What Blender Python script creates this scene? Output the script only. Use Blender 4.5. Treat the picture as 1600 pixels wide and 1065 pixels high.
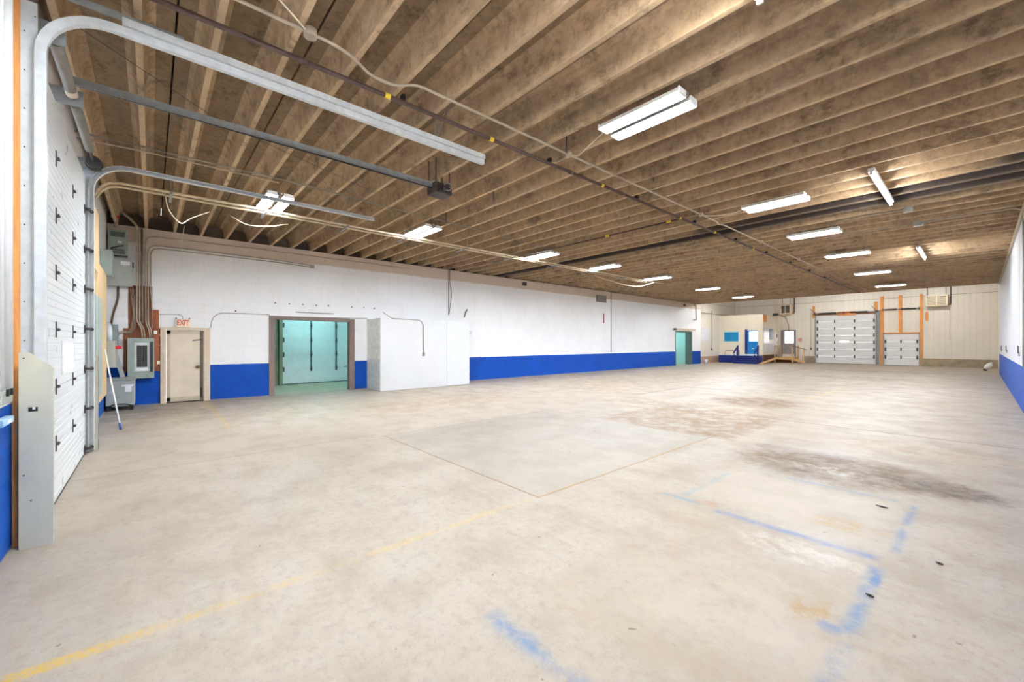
import bpy, bmesh, math, random
from mathutils import Vector, Matrix
random.seed(7)
for o in list(bpy.data.objects): bpy.data.objects.remove(o, do_unlink=True)
scene = bpy.context.scene
C = scene.collection
# ------------------------------------------------------------------ camera, world, exposure
TH = math.radians(48.70); FPX = 642.3; HY = 535.4; H = 1.73
cam_d = bpy.data.cameras.new('camera'); cam = bpy.data.objects.new('camera', cam_d); C.objects.link(cam)
cam.location = (0, 0, H); cam.rotation_euler = (math.pi/2, 0, TH)
cam_d.sensor_width = 36; cam_d.lens = FPX/1600*36; cam_d.shift_y = (HY-532.5)/1600
cam_d.clip_start = .03; cam_d.clip_end = 200
scene.camera = cam
world = bpy.data.worlds.new('world'); scene.world = world; world.use_nodes = True
world.node_tree.nodes['Background'].inputs[0].default_value = (.75, .85, 1, 1)
world.node_tree.nodes['Background'].inputs[1].default_value = .6
scene.view_settings.view_transform = 'Standard'; scene.view_settings.look = 'None'
scene.view_settings.gamma = 1; scene.view_settings.use_curve_mapping = False
scene.view_settings.exposure = 2.56
scene.cycles.max_bounces = 10; scene.cycles.diffuse_bounces = 7
scene.cycles.sample_clamp_indirect = 8
TUBE = 40.0            # emission of the fluorescent tubes

# ------------------------------------------------------------------ pixel -> world on a real plane
FW = (-math.sin(TH), math.cos(TH)); RT = (math.cos(TH), math.sin(TH))
def P(px, py, ax, val):
    x = px-800; v = (FW[0]*FPX+RT[0]*x, FW[1]*FPX+RT[1]*x, HY-py); o = (0, 0, H)
    i = 'xyz'.index(ax); t = (val-o[i])/v[i]
    return tuple(o[k]+v[k]*t for k in range(3))
XL, XR, YD, YF, ZC, ZD = -15.34, .705, -.88, 43.0, 4.92, 5.29     # left wall, right wall, near wall, far wall, joist underside, deck
YE = 34.4; XA = -15.8; ZA = 6.1                                    # end of the old hall; the extension's left wall and ceiling

# ------------------------------------------------------------------ node helpers
def srgb(r, g, b):
    f = lambda c: (c/255)/12.92 if c/255 <= .04045 else ((c/255+.055)/1.055)**2.4
    return (f(r), f(g), f(b), 1)
class NT:
    def __init__(s, name):
        s.m = bpy.data.materials.new(name); s.m.use_nodes = True; s.t = s.m.node_tree; s.n = s.t.nodes; s.l = s.t.links
        s.b = s.n['Principled BSDF']
        s.tc = s.n.new('ShaderNodeTexCoord'); s.co = s.tc.outputs['Object']
    def put(s, v, sock):
        if hasattr(v, 'is_output') or isinstance(v, bpy.types.NodeSocket): s.l.new(v, sock)
        else: sock.default_value = v
    def math(s, op, a, b=0.0, c=None, clamp=False):
        n = s.n.new('ShaderNodeMath'); n.operation = op; n.use_clamp = clamp
        s.put(a, n.inputs[0]); s.put(b, n.inputs[1])
        if c is not None: s.put(c, n.inputs[2])
        return n.outputs[0]
    def vmath(s, op, a, b):
        n = s.n.new('ShaderNodeVectorMath'); n.operation = op; s.put(a, n.inputs[0]); s.put(b, n.inputs[1]); return n.outputs[0]
    def noise(s, scale, detail=4, rough=.6, vec=None, stretch=None):
        v = vec or s.co
        if stretch: v = s.vmath('MULTIPLY', v, stretch)
        n = s.n.new('ShaderNodeTexNoise'); s.l.new(v, n.inputs['Vector']); n.inputs['Scale'].default_value = scale
        n.inputs['Detail'].default_value = detail; n.inputs['Roughness'].default_value = rough; return n.outputs['Fac']
    def ramp(s, v, a, b, lo=0.0, hi=1.0, smooth=True):
        n = s.n.new('ShaderNodeMapRange'); n.interpolation_type = 'SMOOTHSTEP' if smooth else 'LINEAR'
        s.put(v, n.inputs['Value']); n.inputs['From Min'].default_value = a; n.inputs['From Max'].default_value = b
        n.inputs['To Min'].default_value = lo; n.inputs['To Max'].default_value = hi; return n.outputs['Result']
    def mix(s, f, a, b, mode='MIX'):
        n = s.n.new('ShaderNodeMix'); n.data_type = 'RGBA'; n.blend_type = mode
        s.put(f, n.inputs['Factor']); s.put(a, n.inputs[6]); s.put(b, n.inputs[7]); return n.outputs[2]
    def sep(s, v=None):
        n = s.n.new('ShaderNodeSeparateXYZ'); s.l.new(v or s.co, n.inputs[0]); return n.outputs
    def comb(s, x, y, z=0.0):
        n = s.n.new('ShaderNodeCombineXYZ'); s.put(x, n.inputs[0]); s.put(y, n.inputs[1]); s.put(z, n.inputs[2]); return n.outputs[0]
    def color(s, v): s.put(v, s.b.inputs['Base Color'])
    def rough(s, v): s.put(v, s.b.inputs['Roughness'])
    def bump(s, h, strength=.3, dist=.01):
        n = s.n.new('ShaderNodeBump'); n.inputs['Strength'].default_value = strength; n.inputs['Distance'].default_value = dist
        s.put(h, n.inputs['Height']); s.l.new(n.outputs[0], s.b.inputs['Normal'])
_mats = {}
def mat(name, col, rough=.6, metal=0.0, var=.12, scale=6.0, bump=.0, spec=None):
    if name in _mats: return _mats[name]
    t = NT(name); c = srgb(*col); n = t.noise(scale, 5, .6)
    t.color(t.mix(t.ramp(n, .3, .7), tuple(x*(1-var) for x in c[:3])+(1,), tuple(min(1, x*(1+var)) for x in c[:3])+(1,)))
    t.rough(t.ramp(n, .3, .7, max(0, rough-.08), min(1, rough+.08))); t.b.inputs['Metallic'].default_value = metal
    if bump: t.bump(t.noise(scale*8, 4), bump, .005)
    _mats[name] = t.m; return t.m
def emit(name, col, strength, base=(.9, .9, .9, 1)):
    if name in _mats: return _mats[name]
    t = NT(name); t.b.inputs['Base Color'].default_value = base
    t.b.inputs['Emission Color'].default_value = col; t.b.inputs['Emission Strength'].default_value = strength
    _mats[name] = t.m; return t.m
def wood(name, col, axis='z', dark=.55, rough=.7, gs=6):
    if name in _mats: return _mats[name]
    t = NT(name); c = srgb(*col)
    st = {'z': (14, 14, 1), 'y': (14, 1, 14), 'x': (1, 14, 14)}[axis]
    n = t.noise(gs/2, 6, .65, stretch=st); k = t.noise(2.5, 3)
    f = t.ramp(t.math('ADD', t.math('MULTIPLY', n, .75), t.math('MULTIPLY', k, .25)), .36, .64)
    t.color(t.mix(f, tuple(x*dark for x in c[:3])+(1,), c)); t.rough(rough); t.bump(n, .25, .004)
    _mats[name] = t.m; return t.m

# ------------------------------------------------------------------ mesh helpers
class MB:
    def __init__(s): s.b = bmesh.new()
    def box(s, x0, x1, y0, y1, z0, z1, bev=0.0):
        if x0 > x1: x0, x1 = x1, x0
        if y0 > y1: y0, y1 = y1, y0
        if z0 > z1: z0, z1 = z1, z0
        r = bmesh.ops.create_cube(s.b, size=1.0)
        for v in r['verts']:
            v.co = Vector(((x0+x1)/2+v.co.x*(x1-x0), (y0+y1)/2+v.co.y*(y1-y0), (z0+z1)/2+v.co.z*(z1-z0)))
        if bev:
            es = list({e for v in r['verts'] for e in v.link_edges})
            bmesh.ops.bevel(s.b, geom=es, offset=bev, segments=2, affect='EDGES', profile=.5)
        return s
    def obox(s, a, b, w, h, up=(0, 0, 1)):                   # a beam from a to b, w across, h along up
        a = Vector(a); b = Vector(b); d = (b-a).normalized(); u = Vector(up); r = d.cross(u)
        if r.length < 1e-4: r = d.cross(Vector((1, 0, 0)))
        r.normalize(); u = r.cross(d).normalized()
        vs = []
        for p in (a, b):
            for sx, sy in ((-1, -1), (1, -1), (1, 1), (-1, 1)): vs.append(s.b.verts.new(p+r*sx*w/2+u*sy*h/2))
        for f in ((0, 1, 2, 3), (7, 6, 5, 4), (0, 4, 5, 1), (1, 5, 6, 2), (2, 6, 7, 3), (3, 7, 4, 0)): s.b.faces.new([vs[i] for i in f])
        return s
    def prism(s, pts, ax, a, b):                            # closed outline swept along an axis
        def co(u, v, w):
            return {'x': (w, u, v), 'y': (u, w, v), 'z': (u, v, w)}[ax]
        A = [s.b.verts.new(co(u, v, a)) for u, v in pts]; B = [s.b.verts.new(co(u, v, b)) for u, v in pts]
        n = len(pts)
        for i in range(n): s.b.faces.new((A[i], A[(i+1) % n], B[(i+1) % n], B[i]))
        s.b.faces.new(A[::-1]); s.b.faces.new(B); return s
    def tube(s, pts, r, n=10, smooth=0, caps=True):
        pts = [Vector(p) for p in pts]
        if smooth: pts = rounded(pts, smooth)
        rings = []; prev = None
        for i, p in enumerate(pts):
            d = ((pts[min(i+1, len(pts)-1)]-p).normalized()+(p-pts[max(i-1, 0)]).normalized())
            d.normalize()
            if prev is None:
                u = d.orthogonal().normalized()
            else:
                u = prev-d*prev.dot(d)
                u = u.normalized() if u.length > 1e-6 else d.orthogonal().normalized()
            prev = u; w = d.cross(u)
            rr = r[i] if isinstance(r, (list, tuple)) else r
            rings.append([s.b.verts.new(p+(u*math.cos(2*math.pi*k/n)+w*math.sin(2*math.pi*k/n))*rr) for k in range(n)])
        for A, B in zip(rings, rings[1:]):
            for k in range(n):
                f = s.b.faces.new((A[k], A[(k+1) % n], B[(k+1) % n], B[k])); f.smooth = True
        if caps: s.b.faces.new(rings[0][::-1]); s.b.faces.new(rings[-1])
        return s
    def cyl(s, a, b, r, n=20): return s.tube([a, b], r, n)
    def ball(s, c, r, sq=(1, 1, 1)):
        q = bmesh.ops.create_uvsphere(s.b, u_segments=14, v_segments=10, radius=r)
        for v in q['verts']: v.co = Vector((v.co.x*sq[0], v.co.y*sq[1], v.co.z*sq[2]))+Vector(c)
        for v in q['verts']:
            for f in v.link_faces: f.smooth = True
        return s
    def build(s, name, m, parent=None):
        bmesh.ops.recalc_face_normals(s.b, faces=s.b.faces[:])
        me = bpy.data.meshes.new(name); s.b.to_mesh(me); s.b.free(); me.materials.append(m)
        o = bpy.data.objects.new(name, me); C.objects.link(o)
        if parent:
            o.parent = parent
            pl = Vector(parent.get('_at', (0, 0, 0)))
            o.matrix_parent_inverse = Matrix.Translation(-pl)
        return o
def rounded(pts, rad, seg=5):
    out = [pts[0]]
    for a, b, c in zip(pts, pts[1:], pts[2:]):
        u = (a-b); v = (c-b); r = min(rad, u.length*.45, v.length*.45)
        if u.length < 1e-5 or v.length < 1e-5: continue
        p0 = b+u.normalized()*r; p1 = b+v.normalized()*r
        for i in range(seg+1):
            t = i/seg; out.append(p0*(1-t)**2+b*2*t*(1-t)+p1*t*t)
    out.append(pts[-1]); return out
def tag(o, label, cat, group=None, kind=None):
    o['label'] = label; o['category'] = cat
    if group: o['group'] = group
    if kind: o['kind'] = kind
    return o
def thing(name, label, cat, loc, group=None):
    o = bpy.data.objects.new(name, None); C.objects.link(o); o.location = loc; o['_at'] = tuple(loc); o.empty_display_size = .2
    return tag(o, label, cat, group)
def struct(o, label=None):
    o['kind'] = 'structure'
    if label: o['label'] = label
    return o
def sroot(name, loc):
    o = bpy.data.objects.new(name, None); C.objects.link(o); o.location = loc; o['_at'] = tuple(loc); o['kind'] = 'structure'; return o
def dup(root, loc, rz=0, label=None):
    r = root.copy(); C.objects.link(r); r.location = loc; r.rotation_euler = (0, 0, rz)
    if label: r['label'] = label
    for ch in list(root.children):
        c = ch.copy(); C.objects.link(c); c.parent = r; c.matrix_parent_inverse = ch.matrix_parent_inverse.copy()
        for g in ch.children:
            d = g.copy(); C.objects.link(d); d.parent = c; d.matrix_parent_inverse = g.matrix_parent_inverse.copy()
    return r

# ------------------------------------------------------------------ surface materials
def floor_material():
    t = NT('worn_concrete_floor')
    big = t.noise(.35, 5, .6); mid = t.noise(1.6, 6, .65); fine = t.noise(14, 6, .75); grit = t.noise(70, 3, .8)
    warp = t.noise(1.3, 5, .7); warp2 = t.noise(6, 4, .7)
    c = t.mix(t.ramp(big, .35, .65), srgb(210, 200, 186), srgb(220, 213, 203))
    c = t.mix(t.ramp(mid, .42, .68, 0, .55), c, srgb(194, 184, 169))
    c = t.mix(t.ramp(fine, .45, .72, 0, .6), c, srgb(184, 172, 156))
    c = t.mix(t.ramp(t.noise(5, 6, .85), .5, .7, 0, .5), c, srgb(224, 217, 206))
    c = t.mix(t.ramp(grit, .55, .75, 0, .5), c, srgb(150, 138, 122))
    c = t.mix(t.ramp(t.noise(38, 5, .85), .56, .72, 0, .55), c, srgb(170, 158, 142))
    streak = t.noise(1.2, 5, .7, stretch=(.5, 2.6, 1))
    xs = t.sep()
    X, Y = xs[0], xs[1]
    far = t.ramp(Y, 6, 20)                                    # busier worn floor towards the back half
    c = t.mix(t.math('MULTIPLY', t.ramp(streak, .48, .68), t.math('MULTIPLY_ADD', far, .35, .2)), c, srgb(183, 160, 131))
    wx = t.math('MULTIPLY', t.math('SUBTRACT', warp, .5), 1.0); wy = t.math('MULTIPLY', t.math('SUBTRACT', warp2, .5), 1.0)
    def rect(x0, x1, y0, y1, soft, amp):
        xx = t.math('MULTIPLY_ADD', wx, amp, X); yy = t.math('MULTIPLY_ADD', wy, amp, Y)
        dx = t.math('SUBTRACT', t.math('ABSOLUTE', t.math('SUBTRACT', xx, (x0+x1)/2)), (x1-x0)/2)
        dy = t.math('SUBTRACT', t.math('ABSOLUTE', t.math('SUBTRACT', yy, (y0+y1)/2)), (y1-y0)/2)
        return t.ramp(t.math('MAXIMUM', dx, dy), -soft, soft, 1, 0)
    def ell(cx, cy, rx, ry, amp, soft=.5):
        xx = t.math('DIVIDE', t.math('SUBTRACT', t.math('MULTIPLY_ADD', wx, amp, X), cx), rx)
        yy = t.math('DIVIDE', t.math('SUBTRACT', t.math('MULTIPLY_ADD', wy, amp, Y), cy), ry)
        r = t.math('SQRT', t.math('ADD', t.math('MULTIPLY', xx, xx), t.math('MULTIPLY', yy, yy)))
        return t.ramp(r, 1-soft, 1+soft*.3, 1, 0)
    def lay(m, col, amount):
        nonlocal c
        c = t.mix(t.math('MULTIPLY', m, amount), c, srgb(*col))
    patchy = t.ramp(t.noise(3.2, 6, .75), .36, .6)
    patchy2 = t.ramp(t.noise(5.5, 6, .8), .42, .62)
    # the newer grey patch, brown dirt patches, joints
    lay(rect(-7.3, -3.27, 3.27, 7.65, .03, .03), (200, 196, 187), .62)
    lay(rect(-7.2, -6.2, 3.4, 7.4, .3, .5), (168, 163, 150), .35)
    lay(t.math('MULTIPLY', rect(-5.85, -2.9, 7.72, 10.5, .1, .15), t.math('MULTIPLY_ADD', patchy, .75, .25)), (164, 132, 92), .75)
    lay(t.math('MULTIPLY', rect(-7.4, -3.0, 10.2, 11.6, .5, .8), patchy), (176, 148, 110), .65)
    lay(t.math('MULTIPLY', ell(-4.35, 13.3, 1.25, 1.35, .5), t.math('MULTIPLY_ADD', patchy, .5, .5)), (144, 110, 66), .92)
    lay(t.math('MULTIPLY', ell(-1.35, 7.1, 1.35, .95, .55), t.math('MULTIPLY_ADD', patchy, .45, .55)), (122, 90, 50), .95)
    lay(t.math('MULTIPLY', ell(-.25, 7.05, .6, .4, .5), t.math('MULTIPLY_ADD', patchy2, .5, .5)), (84, 62, 32), .9)
    lay(t.math('MULTIPLY', ell(-1.45, 6.95, .55, .26, .4), patchy2), (222, 214, 198), .85)
    lay(ell(-2.35, 7.75, .22, .2, .2), (150, 128, 98), .6)
    lay(t.math('MULTIPLY', ell(-.45, 9.2, 1.6, .7, .8), patchy), (206, 176, 130), .35)
    lay(t.math('MULTIPLY', rect(-11.5, -9.5, 4, 9, .6, .9), patchy), (196, 172, 140), .6)
    lay(t.math('MULTIPLY', rect(-15.3, -12.8, -.8, 1.3, .5, .8), patchy), (152, 148, 142), .55)
    lay(t.math('MULTIPLY', rect(-15.3, -11.2, -.4, 3.5, .5, .8), patchy2), (184, 160, 124), .4)
    lay(t.math('MULTIPLY', rect(-12.0, -8.4, 12, 33, 1.0, 1.5), patchy), (188, 164, 132), .4)
    lay(t.math('MULTIPLY', ell(-3.5, 26, 3, 1.4, 1.5), patchy), (170, 146, 112), .5)
    lay(t.math('MULTIPLY', ell(-4.5, 33, 3.5, 1.6, 2), patchy), (160, 138, 110), .5)
    # near-right pale slab with darker rectangle
    lay(t.math('MULTIPLY', rect(-2.05, -.55, 2.0, 4.3, .06, .25), t.math('MULTIPLY_ADD', patchy, .6, .4)), (208, 194, 176), .5)
    lay(t.math('MULTIPLY', ell(-1.0, 4.05, .55, .26, .35), patchy2), (238, 234, 226), .95)
    lay(t.math('MULTIPLY', ell(-1.25, 2.75, .7, .5, .6), patchy), (236, 228, 216), .45)
    lay(rect(-2.2, -.62, 4.6, 6.0, .15, .2), (232, 224, 211), .45)
    lay(t.math('MULTIPLY', ell(-.85, 4.95, .33, .2, .5), patchy2), (222, 186, 122), .9)
    lay(t.math('MULTIPLY', ell(-.72, 3.2, .16, .22, .25), patchy2), (206, 170, 112), .8)
    lay(t.math('MULTIPLY', ell(-1.93, 4.5, .16, .1, .3), patchy2), (214, 158, 112), .8)
    def line(x0, x1, y0, y1, col, amount, soft=.012, amp=.03, mask=None):
        m = rect(x0, x1, y0, y1, soft, amp)
        if mask is not None: m = t.math('MULTIPLY', m, mask)
        lay(m, col, amount)
    line(-7.53, -7.50, -.75, 3.2, (150, 132, 108), .6, .012, .12)
    line(-7.33, -7.30, 3.2, 7.7, (160, 140, 110), .7, .012, .04)
    line(-7.62, -7.56, 12, 33, (140, 116, 86), .7, .02, .1)
    line(-7.34, -3.25, 3.25, 3.275, (158, 128, 88), .9, .008, .02)
    line(-3.275, -3.25, 3.25, 7.7, (176, 136, 82), .85, .01, .02)
    line(-7.4, -3.2, 7.66, 7.70, (166, 140, 108), .6, .012, .06)
    line(-5.85, .70, 10.62, 10.67, (136, 108, 78), .85, .02, .06)
    line(-13.2, -9.7, 10.15, 10.2, (120, 100, 78), .7, .02, .12, patchy)
    line(-15.3, .7, 20.9, 20.96, (150, 126, 96), .5, .03, .1, patchy)
    # painted yellow lane line, worn
    wear = t.ramp(t.noise(2.6, 5, .8), .43, .58)
    wearf = t.ramp(t.noise(30, 4, .8), .35, .6)
    near = t.ramp(Y, .6, -.4)
    ym = t.math('MULTIPLY', t.math('MAXIMUM', wear, t.math('MULTIPLY', near, .9)), wearf)
    line(-3.34, -3.25, -.9, 3.3, (255, 212, 70), 1.0, .02, .03, t.math('MULTIPLY', ym, t.math('MULTIPLY_ADD', near, .55, .42)))
    line(-3.31, -3.26, 3.3, 7.5, (228, 196, 130), .6, .02, .02, ym)
    line(-3.50, -3.42, 15, 20.5, (240, 208, 120), .8, .02, .04, wearf)
    line(-15.1, -10.1, 1.16, 1.24, (232, 194, 106), .8, .02, .05, wearf)
    # blue chalky paint lines
    bw = t.ramp(t.noise(2.4, 5, .8), .38, .6); bl = (112, 160, 214)
    line(-2.42, -2.0, 4.41, 4.46, (130, 176, 210), .8, .03, .06, t.math('MULTIPLY_ADD', bw, .5, .5))
    line(-1.80, -.55, 4.33, 4.42, (116, 156, 214), .85, .045, .06, t.math('MULTIPLY_ADD', bw, .6, .4))
    line(-1.62, -.60, 6.10, 6.15, (120, 168, 214), .8, .035, .05, t.math('MULTIPLY_ADD', bw, .6, .4))
    line(-.49, -.43, 4.6, 6.1, bl, .65, .035, .05, bw)
    line(-.56, -.48, 2.4, 4.2, bl, .8, .04, .08, bw)
    line(-2.24, -2.18, 4.5, 5.8, (160, 194, 214), .6, .04, .05, bw)
    lay(t.math('MULTIPLY', rect(-2.05, -1.2, 1.58, 1.68, .06, .08), bw), (104, 158, 218), .75)
    lay(t.math('MULTIPLY', ell(-.6, 3.1, .08, .08, .1), t.math('MULTIPLY_ADD', bw, .6, .4)), (92, 148, 220), .8)
    lay(t.math('MULTIPLY', ell(-.5, 3.95, .035, .12, .05), t.math('MULTIPLY_ADD', bw, .6, .4)), (92, 148, 220), .85)
    lay(t.ramp(t.noise(9, 2, .5), .74, .76), (120, 108, 92), .6)
    # grimy edge at the walls
    c = t.mix(1.0, c, (.585, .545, .495, 1), 'MULTIPLY')        # the aged slab is a mid-toned warm grey
    t.color(c); t.rough(t.ramp(mid, .3, .7, .42, .62)); t.b.inputs['Specular IOR Level'].default_value = .35
    t.bump(t.math('ADD', t.math('MULTIPLY', fine, .6), t.math('MULTIPLY', grit, .4)), .18, .006)
    return t.m
def block_wall_material(name, upper, blue, bluez, horiz='y', topband=None, blockc=.93, blueon=True):
    t = NT(name); xs = t.sep(); U = xs[1] if horiz == 'y' else xs[0]; Z = xs[2]
    br = t.n.new('ShaderNodeTexBrick'); t.l.new(t.comb(U, Z, 0.0), br.inputs['Vector'])
    br.inputs['Scale'].default_value = 1; br.inputs['Brick Width'].default_value = .4; br.inputs['Row Height'].default_value = .203
    br.inputs['Mortar Size'].default_value = .007; br.inputs['Mortar Smooth'].default_value = .6
    mort = br.outputs['Fac']; n = t.noise(1.0, 6, .7); f = t.noise(22, 5, .7); drip = t.noise(1.5, 5, .7, stretch=(3, 3, .35))
    u = srgb(*upper)
    c = t.mix(t.ramp(n, .35, .7), u, tuple(x*.95 for x in u[:3])+(1,))
    c = t.mix(t.ramp(drip, .52, .75, 0, .22), c, srgb(222, 210, 196))
    c = t.mix(t.ramp(f, .66, .8, 0, .35), c, srgb(196, 188, 178))
    if topband:
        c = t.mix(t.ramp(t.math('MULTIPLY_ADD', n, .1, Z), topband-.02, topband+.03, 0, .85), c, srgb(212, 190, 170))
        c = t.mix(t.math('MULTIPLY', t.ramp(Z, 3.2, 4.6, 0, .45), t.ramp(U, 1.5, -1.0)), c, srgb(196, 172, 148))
    c = t.mix(t.math('MULTIPLY', mort, 1-blockc+.03), c, srgb(150, 145, 140))
    if blueon:
        bn = t.noise(2.2, 5, .75); bc = t.mix(t.ramp(bn, .35, .7), srgb(*blue), tuple(x*.8 for x in srgb(*blue)[:3])+(1,))
        bc = t.mix(t.ramp(t.noise(34, 3, .6), .70, .76, 0, .45), bc, srgb(150, 175, 215))
        edge = t.math('MULTIPLY_ADD', t.math('SUBTRACT', t.noise(5, 3), .5), .02, Z)
        c = t.mix(t.ramp(edge, bluez-.006, bluez+.006, 1, 0), c, bc)
        c = t.mix(t.ramp(edge, .0, .03, .75, 0), c, srgb(196, 180, 160))
    t.color(c); t.rough(.62); t.b.inputs['Specular IOR Level'].default_value = .22
    t.bump(t.math('ADD', t.math('MULTIPLY', mort, -1.0), t.math('MULTIPLY', f, .35)), .35, .006)
    return t.m
def joist_material(name, mul):
    t = NT(name); xs = t.sep(); X, Y, Z = xs
    a = t.noise(1.1, 6, .7); b = t.noise(7, 6, .75); hair = t.noise(9, 5, .8, stretch=(1, 1, .45)); st = t.noise(1.0, 5, .7, stretch=(.25, 1, 2.5))
    c = t.mix(t.ramp(a, .35, .68), srgb(156, 139, 118), srgb(142, 125, 103))
    c = t.mix(t.ramp(b, .42, .68, 0, .55), c, srgb(106, 92, 75))
    c = t.mix(t.ramp(hair, .52, .72, 0, .5), c, srgb(84, 70, 56))
    c = t.mix(t.ramp(st, .5, .72, 0, .5), c, srgb(104, 90, 72))
    c = t.mix(t.ramp(Z, ZC+.03, ZC+.005, 0, .4), c, srgb(160, 143, 122))      # the cast bottom edge is cleaner
    c = t.mix(t.ramp(t.noise(1.7, 8, .8, stretch=(.7, 1, 1)), .52, .64, 0, .6), c, srgb(78, 64, 50))
    # one blackened bay running across the hall
    w = t.math('MULTIPLY_ADD', t.math('SUBTRACT', t.noise(.5, 3), .5), .3, Y)
    yc = t.ramp(X, -9, .6, 12.75, 12.15, False)
    hw = t.ramp(X, -3, .6, .42, .75, False)
    m = t.ramp(t.math('SUBTRACT', t.math('ABSOLUTE', t.math('SUBTRACT', w, yc)), hw), -.05, .1, 1, 0)
    c = t.mix(t.math('MULTIPLY', m, t.ramp(Z, ZC+.002, ZC+.05, .7, .95)), c, srgb(46, 42, 44))
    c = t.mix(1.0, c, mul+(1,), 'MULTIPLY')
    t.color(c); t.rough(.9); t.b.inputs['Specular IOR Level'].default_value = .2
    t.bump(t.math('ADD', t.math('MULTIPLY', b, .5), t.math('MULTIPLY', hair, .5)), .6, .012)
    return t.m
def ribbed_panel_material(name, col, horiz='x', pitch=.3, joint=None):
    t = NT(name); xs = t.sep(); U = xs[0] if horiz == 'x' else xs[1]
    m = t.math('ABSOLUTE', t.math('SUBTRACT', t.math('FRACT', t.math('DIVIDE', U, pitch)), .5))
    g = t.ramp(m, .0, .05, 1, 0); n = t.noise(.8, 5, .7); s = t.noise(1.2, 5, .7, stretch=(2.5, 2.5, .3))
    u = srgb(*col); c = t.mix(t.ramp(n, .35, .7), u, tuple(x*.95 for x in u[:3])+(1,))
    c = t.mix(t.ramp(s, .5, .75, 0, .3), c, srgb(206, 196, 180))
    c = t.mix(t.math('MULTIPLY', g, .3), c, srgb(168, 158, 142))
    if joint:
        for j in joint:
            c = t.mix(t.ramp(t.math('ABSOLUTE', t.math('SUBTRACT', xs[2], j)), .012, .025, .7, 0), c, srgb(128, 116, 102))
    t.color(c); t.rough(.38); t.bump(g, .5, .01); return t.m

M_floor = floor_material()
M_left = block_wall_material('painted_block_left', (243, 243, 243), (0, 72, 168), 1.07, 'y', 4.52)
M_right = block_wall_material('painted_block_right', (226, 229, 234), (40, 84, 166), 1.14, 'y')
M_near = block_wall_material('painted_block_near', (243, 243, 243), (0, 80, 172), 1.22, 'x')
M_joist = joist_material('cast_joist_concrete', (1.68, 1.55, 1.38)); M_deck = joist_material('dark_deck_concrete', (.98, .88, .74))  # one concrete colour, multiplied lighter for the joists and darker for the deck
M_panel = ribbed_panel_material('white_steel_panel', (232, 226, 214), 'x', .3, (5.19,))
M_panel_y = ribbed_panel_material('white_steel_panel_side', (232, 226, 214), 'y', .3, (5.19,))
M_curb = mat('concrete_curb', (160, 146, 122), .9, var=.25, scale=2)
M_white = mat('white_paint', (236, 236, 234), .5, var=.03)
M_dwhite = mat('white_door_skin', (226, 228, 228), .35, var=.03)
M_beige = mat('beige_paint', (214, 196, 172), .6, var=.06)
M_galv = mat('galvanised_steel', (212, 216, 216), .42, .15, .08, 12)
M_galvd = mat('dull_galvanised_steel', (150, 154, 152), .45, .3, .12, 12)
M_steel = mat('dark_steel', (84, 80, 80), .5, .5)
M_black = mat('black_metal', (34, 32, 32), .5)
M_pipe = mat('brown_gas_pipe', (88, 66, 58), .45, .25, .2, 8)
M_cond = mat('dusty_conduit', (178, 162, 140), .55, .2, .15, 8)
M_condl = mat('pale_dusty_conduit', (214, 196, 164), .5, .1, .15, 8)
M_condg = mat('grey_conduit', (140, 134, 124), .5, .3, .15, 8)
M_yel = mat('yellow_tape', (236, 204, 40), .5)
M_panelgrn = mat('grey_green_enamel', (150, 162, 152), .4, .1, .05)
M_guard = mat('grey_guard_plate', (204, 202, 184), .5, .0, .05, 3)
M_greybox = mat('grey_enclosure', (168, 172, 164), .4, .15, .05)
M_red = mat('red_plastic', (206, 30, 48), .4)
M_timber = wood('orange_timber', (238, 164, 92), 'z', .72)
M_timberx = wood('orange_timber_flat', (226, 150, 86), 'x', .72)
M_ply = wood('brown_backing_board', (136, 78, 44), 'z', .6)
M_pine = wood('pale_pine', (220, 188, 142), 'z', .8)
M_pinex = wood('pale_pine_flat', (226, 182, 122), 'x', .75)
M_jamb = wood('weathered_jamb', (140, 120, 110), 'z', .65)
M_blue = mat('deep_blue_paint', (4, 34, 118), .5, var=.1)
M_sky = mat('bright_blue_paint', (10, 128, 200), .45, var=.05)
M_brass = mat('brass', (150, 124, 60), .35, .7)
M_cream = mat('cream_door_paint', (222, 208, 186), .5, var=.05, scale=3)
M_cable = mat('white_cable', (226, 214, 186), .5)
M_tube = emit('fluorescent_tube', (.85, .93, 1.03, 1), TUBE)
M_tubes = emit('strip_tube', (.92, .94, .96, 1), TUBE*.75)
M_tubec = emit('cool_fluorescent_tube', (.42, .95, 1.0, 1), 16.0)
M_day = emit('daylit_glazing', (.95, .98, 1, 1), .5)
M_refl = mat('white_reflector', (244, 244, 240), .25, 0, .01)

# ================================================================== THE SETTING
struct(MB().box(-15.54, XR+.2, YD-.2, YE, -.2, 0).box(XA-.2, XR+.2, YE, YF+.2, -.2, 0).build('floor', M_floor))
struct(MB().box(-19.4, -15.54, 1.5, 34.3, -.2, 0).build('floor_side_room', mat('dim_green_concrete', (176, 176, 150), .6, var=.15, scale=2)))
# left wall with two openings and the man door opening
b = MB(); T = -15.54
ops = [(.30, 1.22, 2.10), (3.02, 5.60, 2.53), (30.1, 32.8, 2.63)]
y = YD-.2
for a, c_, h in ops:
    b.box(T, XL-.004, y, a, 0, ZC); b.box(T, XL-.004, a, c_, h, ZC); y = c_
b.box(T, XL-.004, y, YE, 0, ZC)
struct(b.build('wall_left', M_left))
struct(MB().box(T-.1, T, YD-.2, YE, ZC-.1, ZD+.1).build('wall_left_infill', mat('dark_block_infill', (104, 92, 80), .9, var=.2, scale=4)))
struct(MB().box(XR, XR+.2, YD-.2, 35.2, 0, ZD+.1).build('wall_right', M_right))
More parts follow.
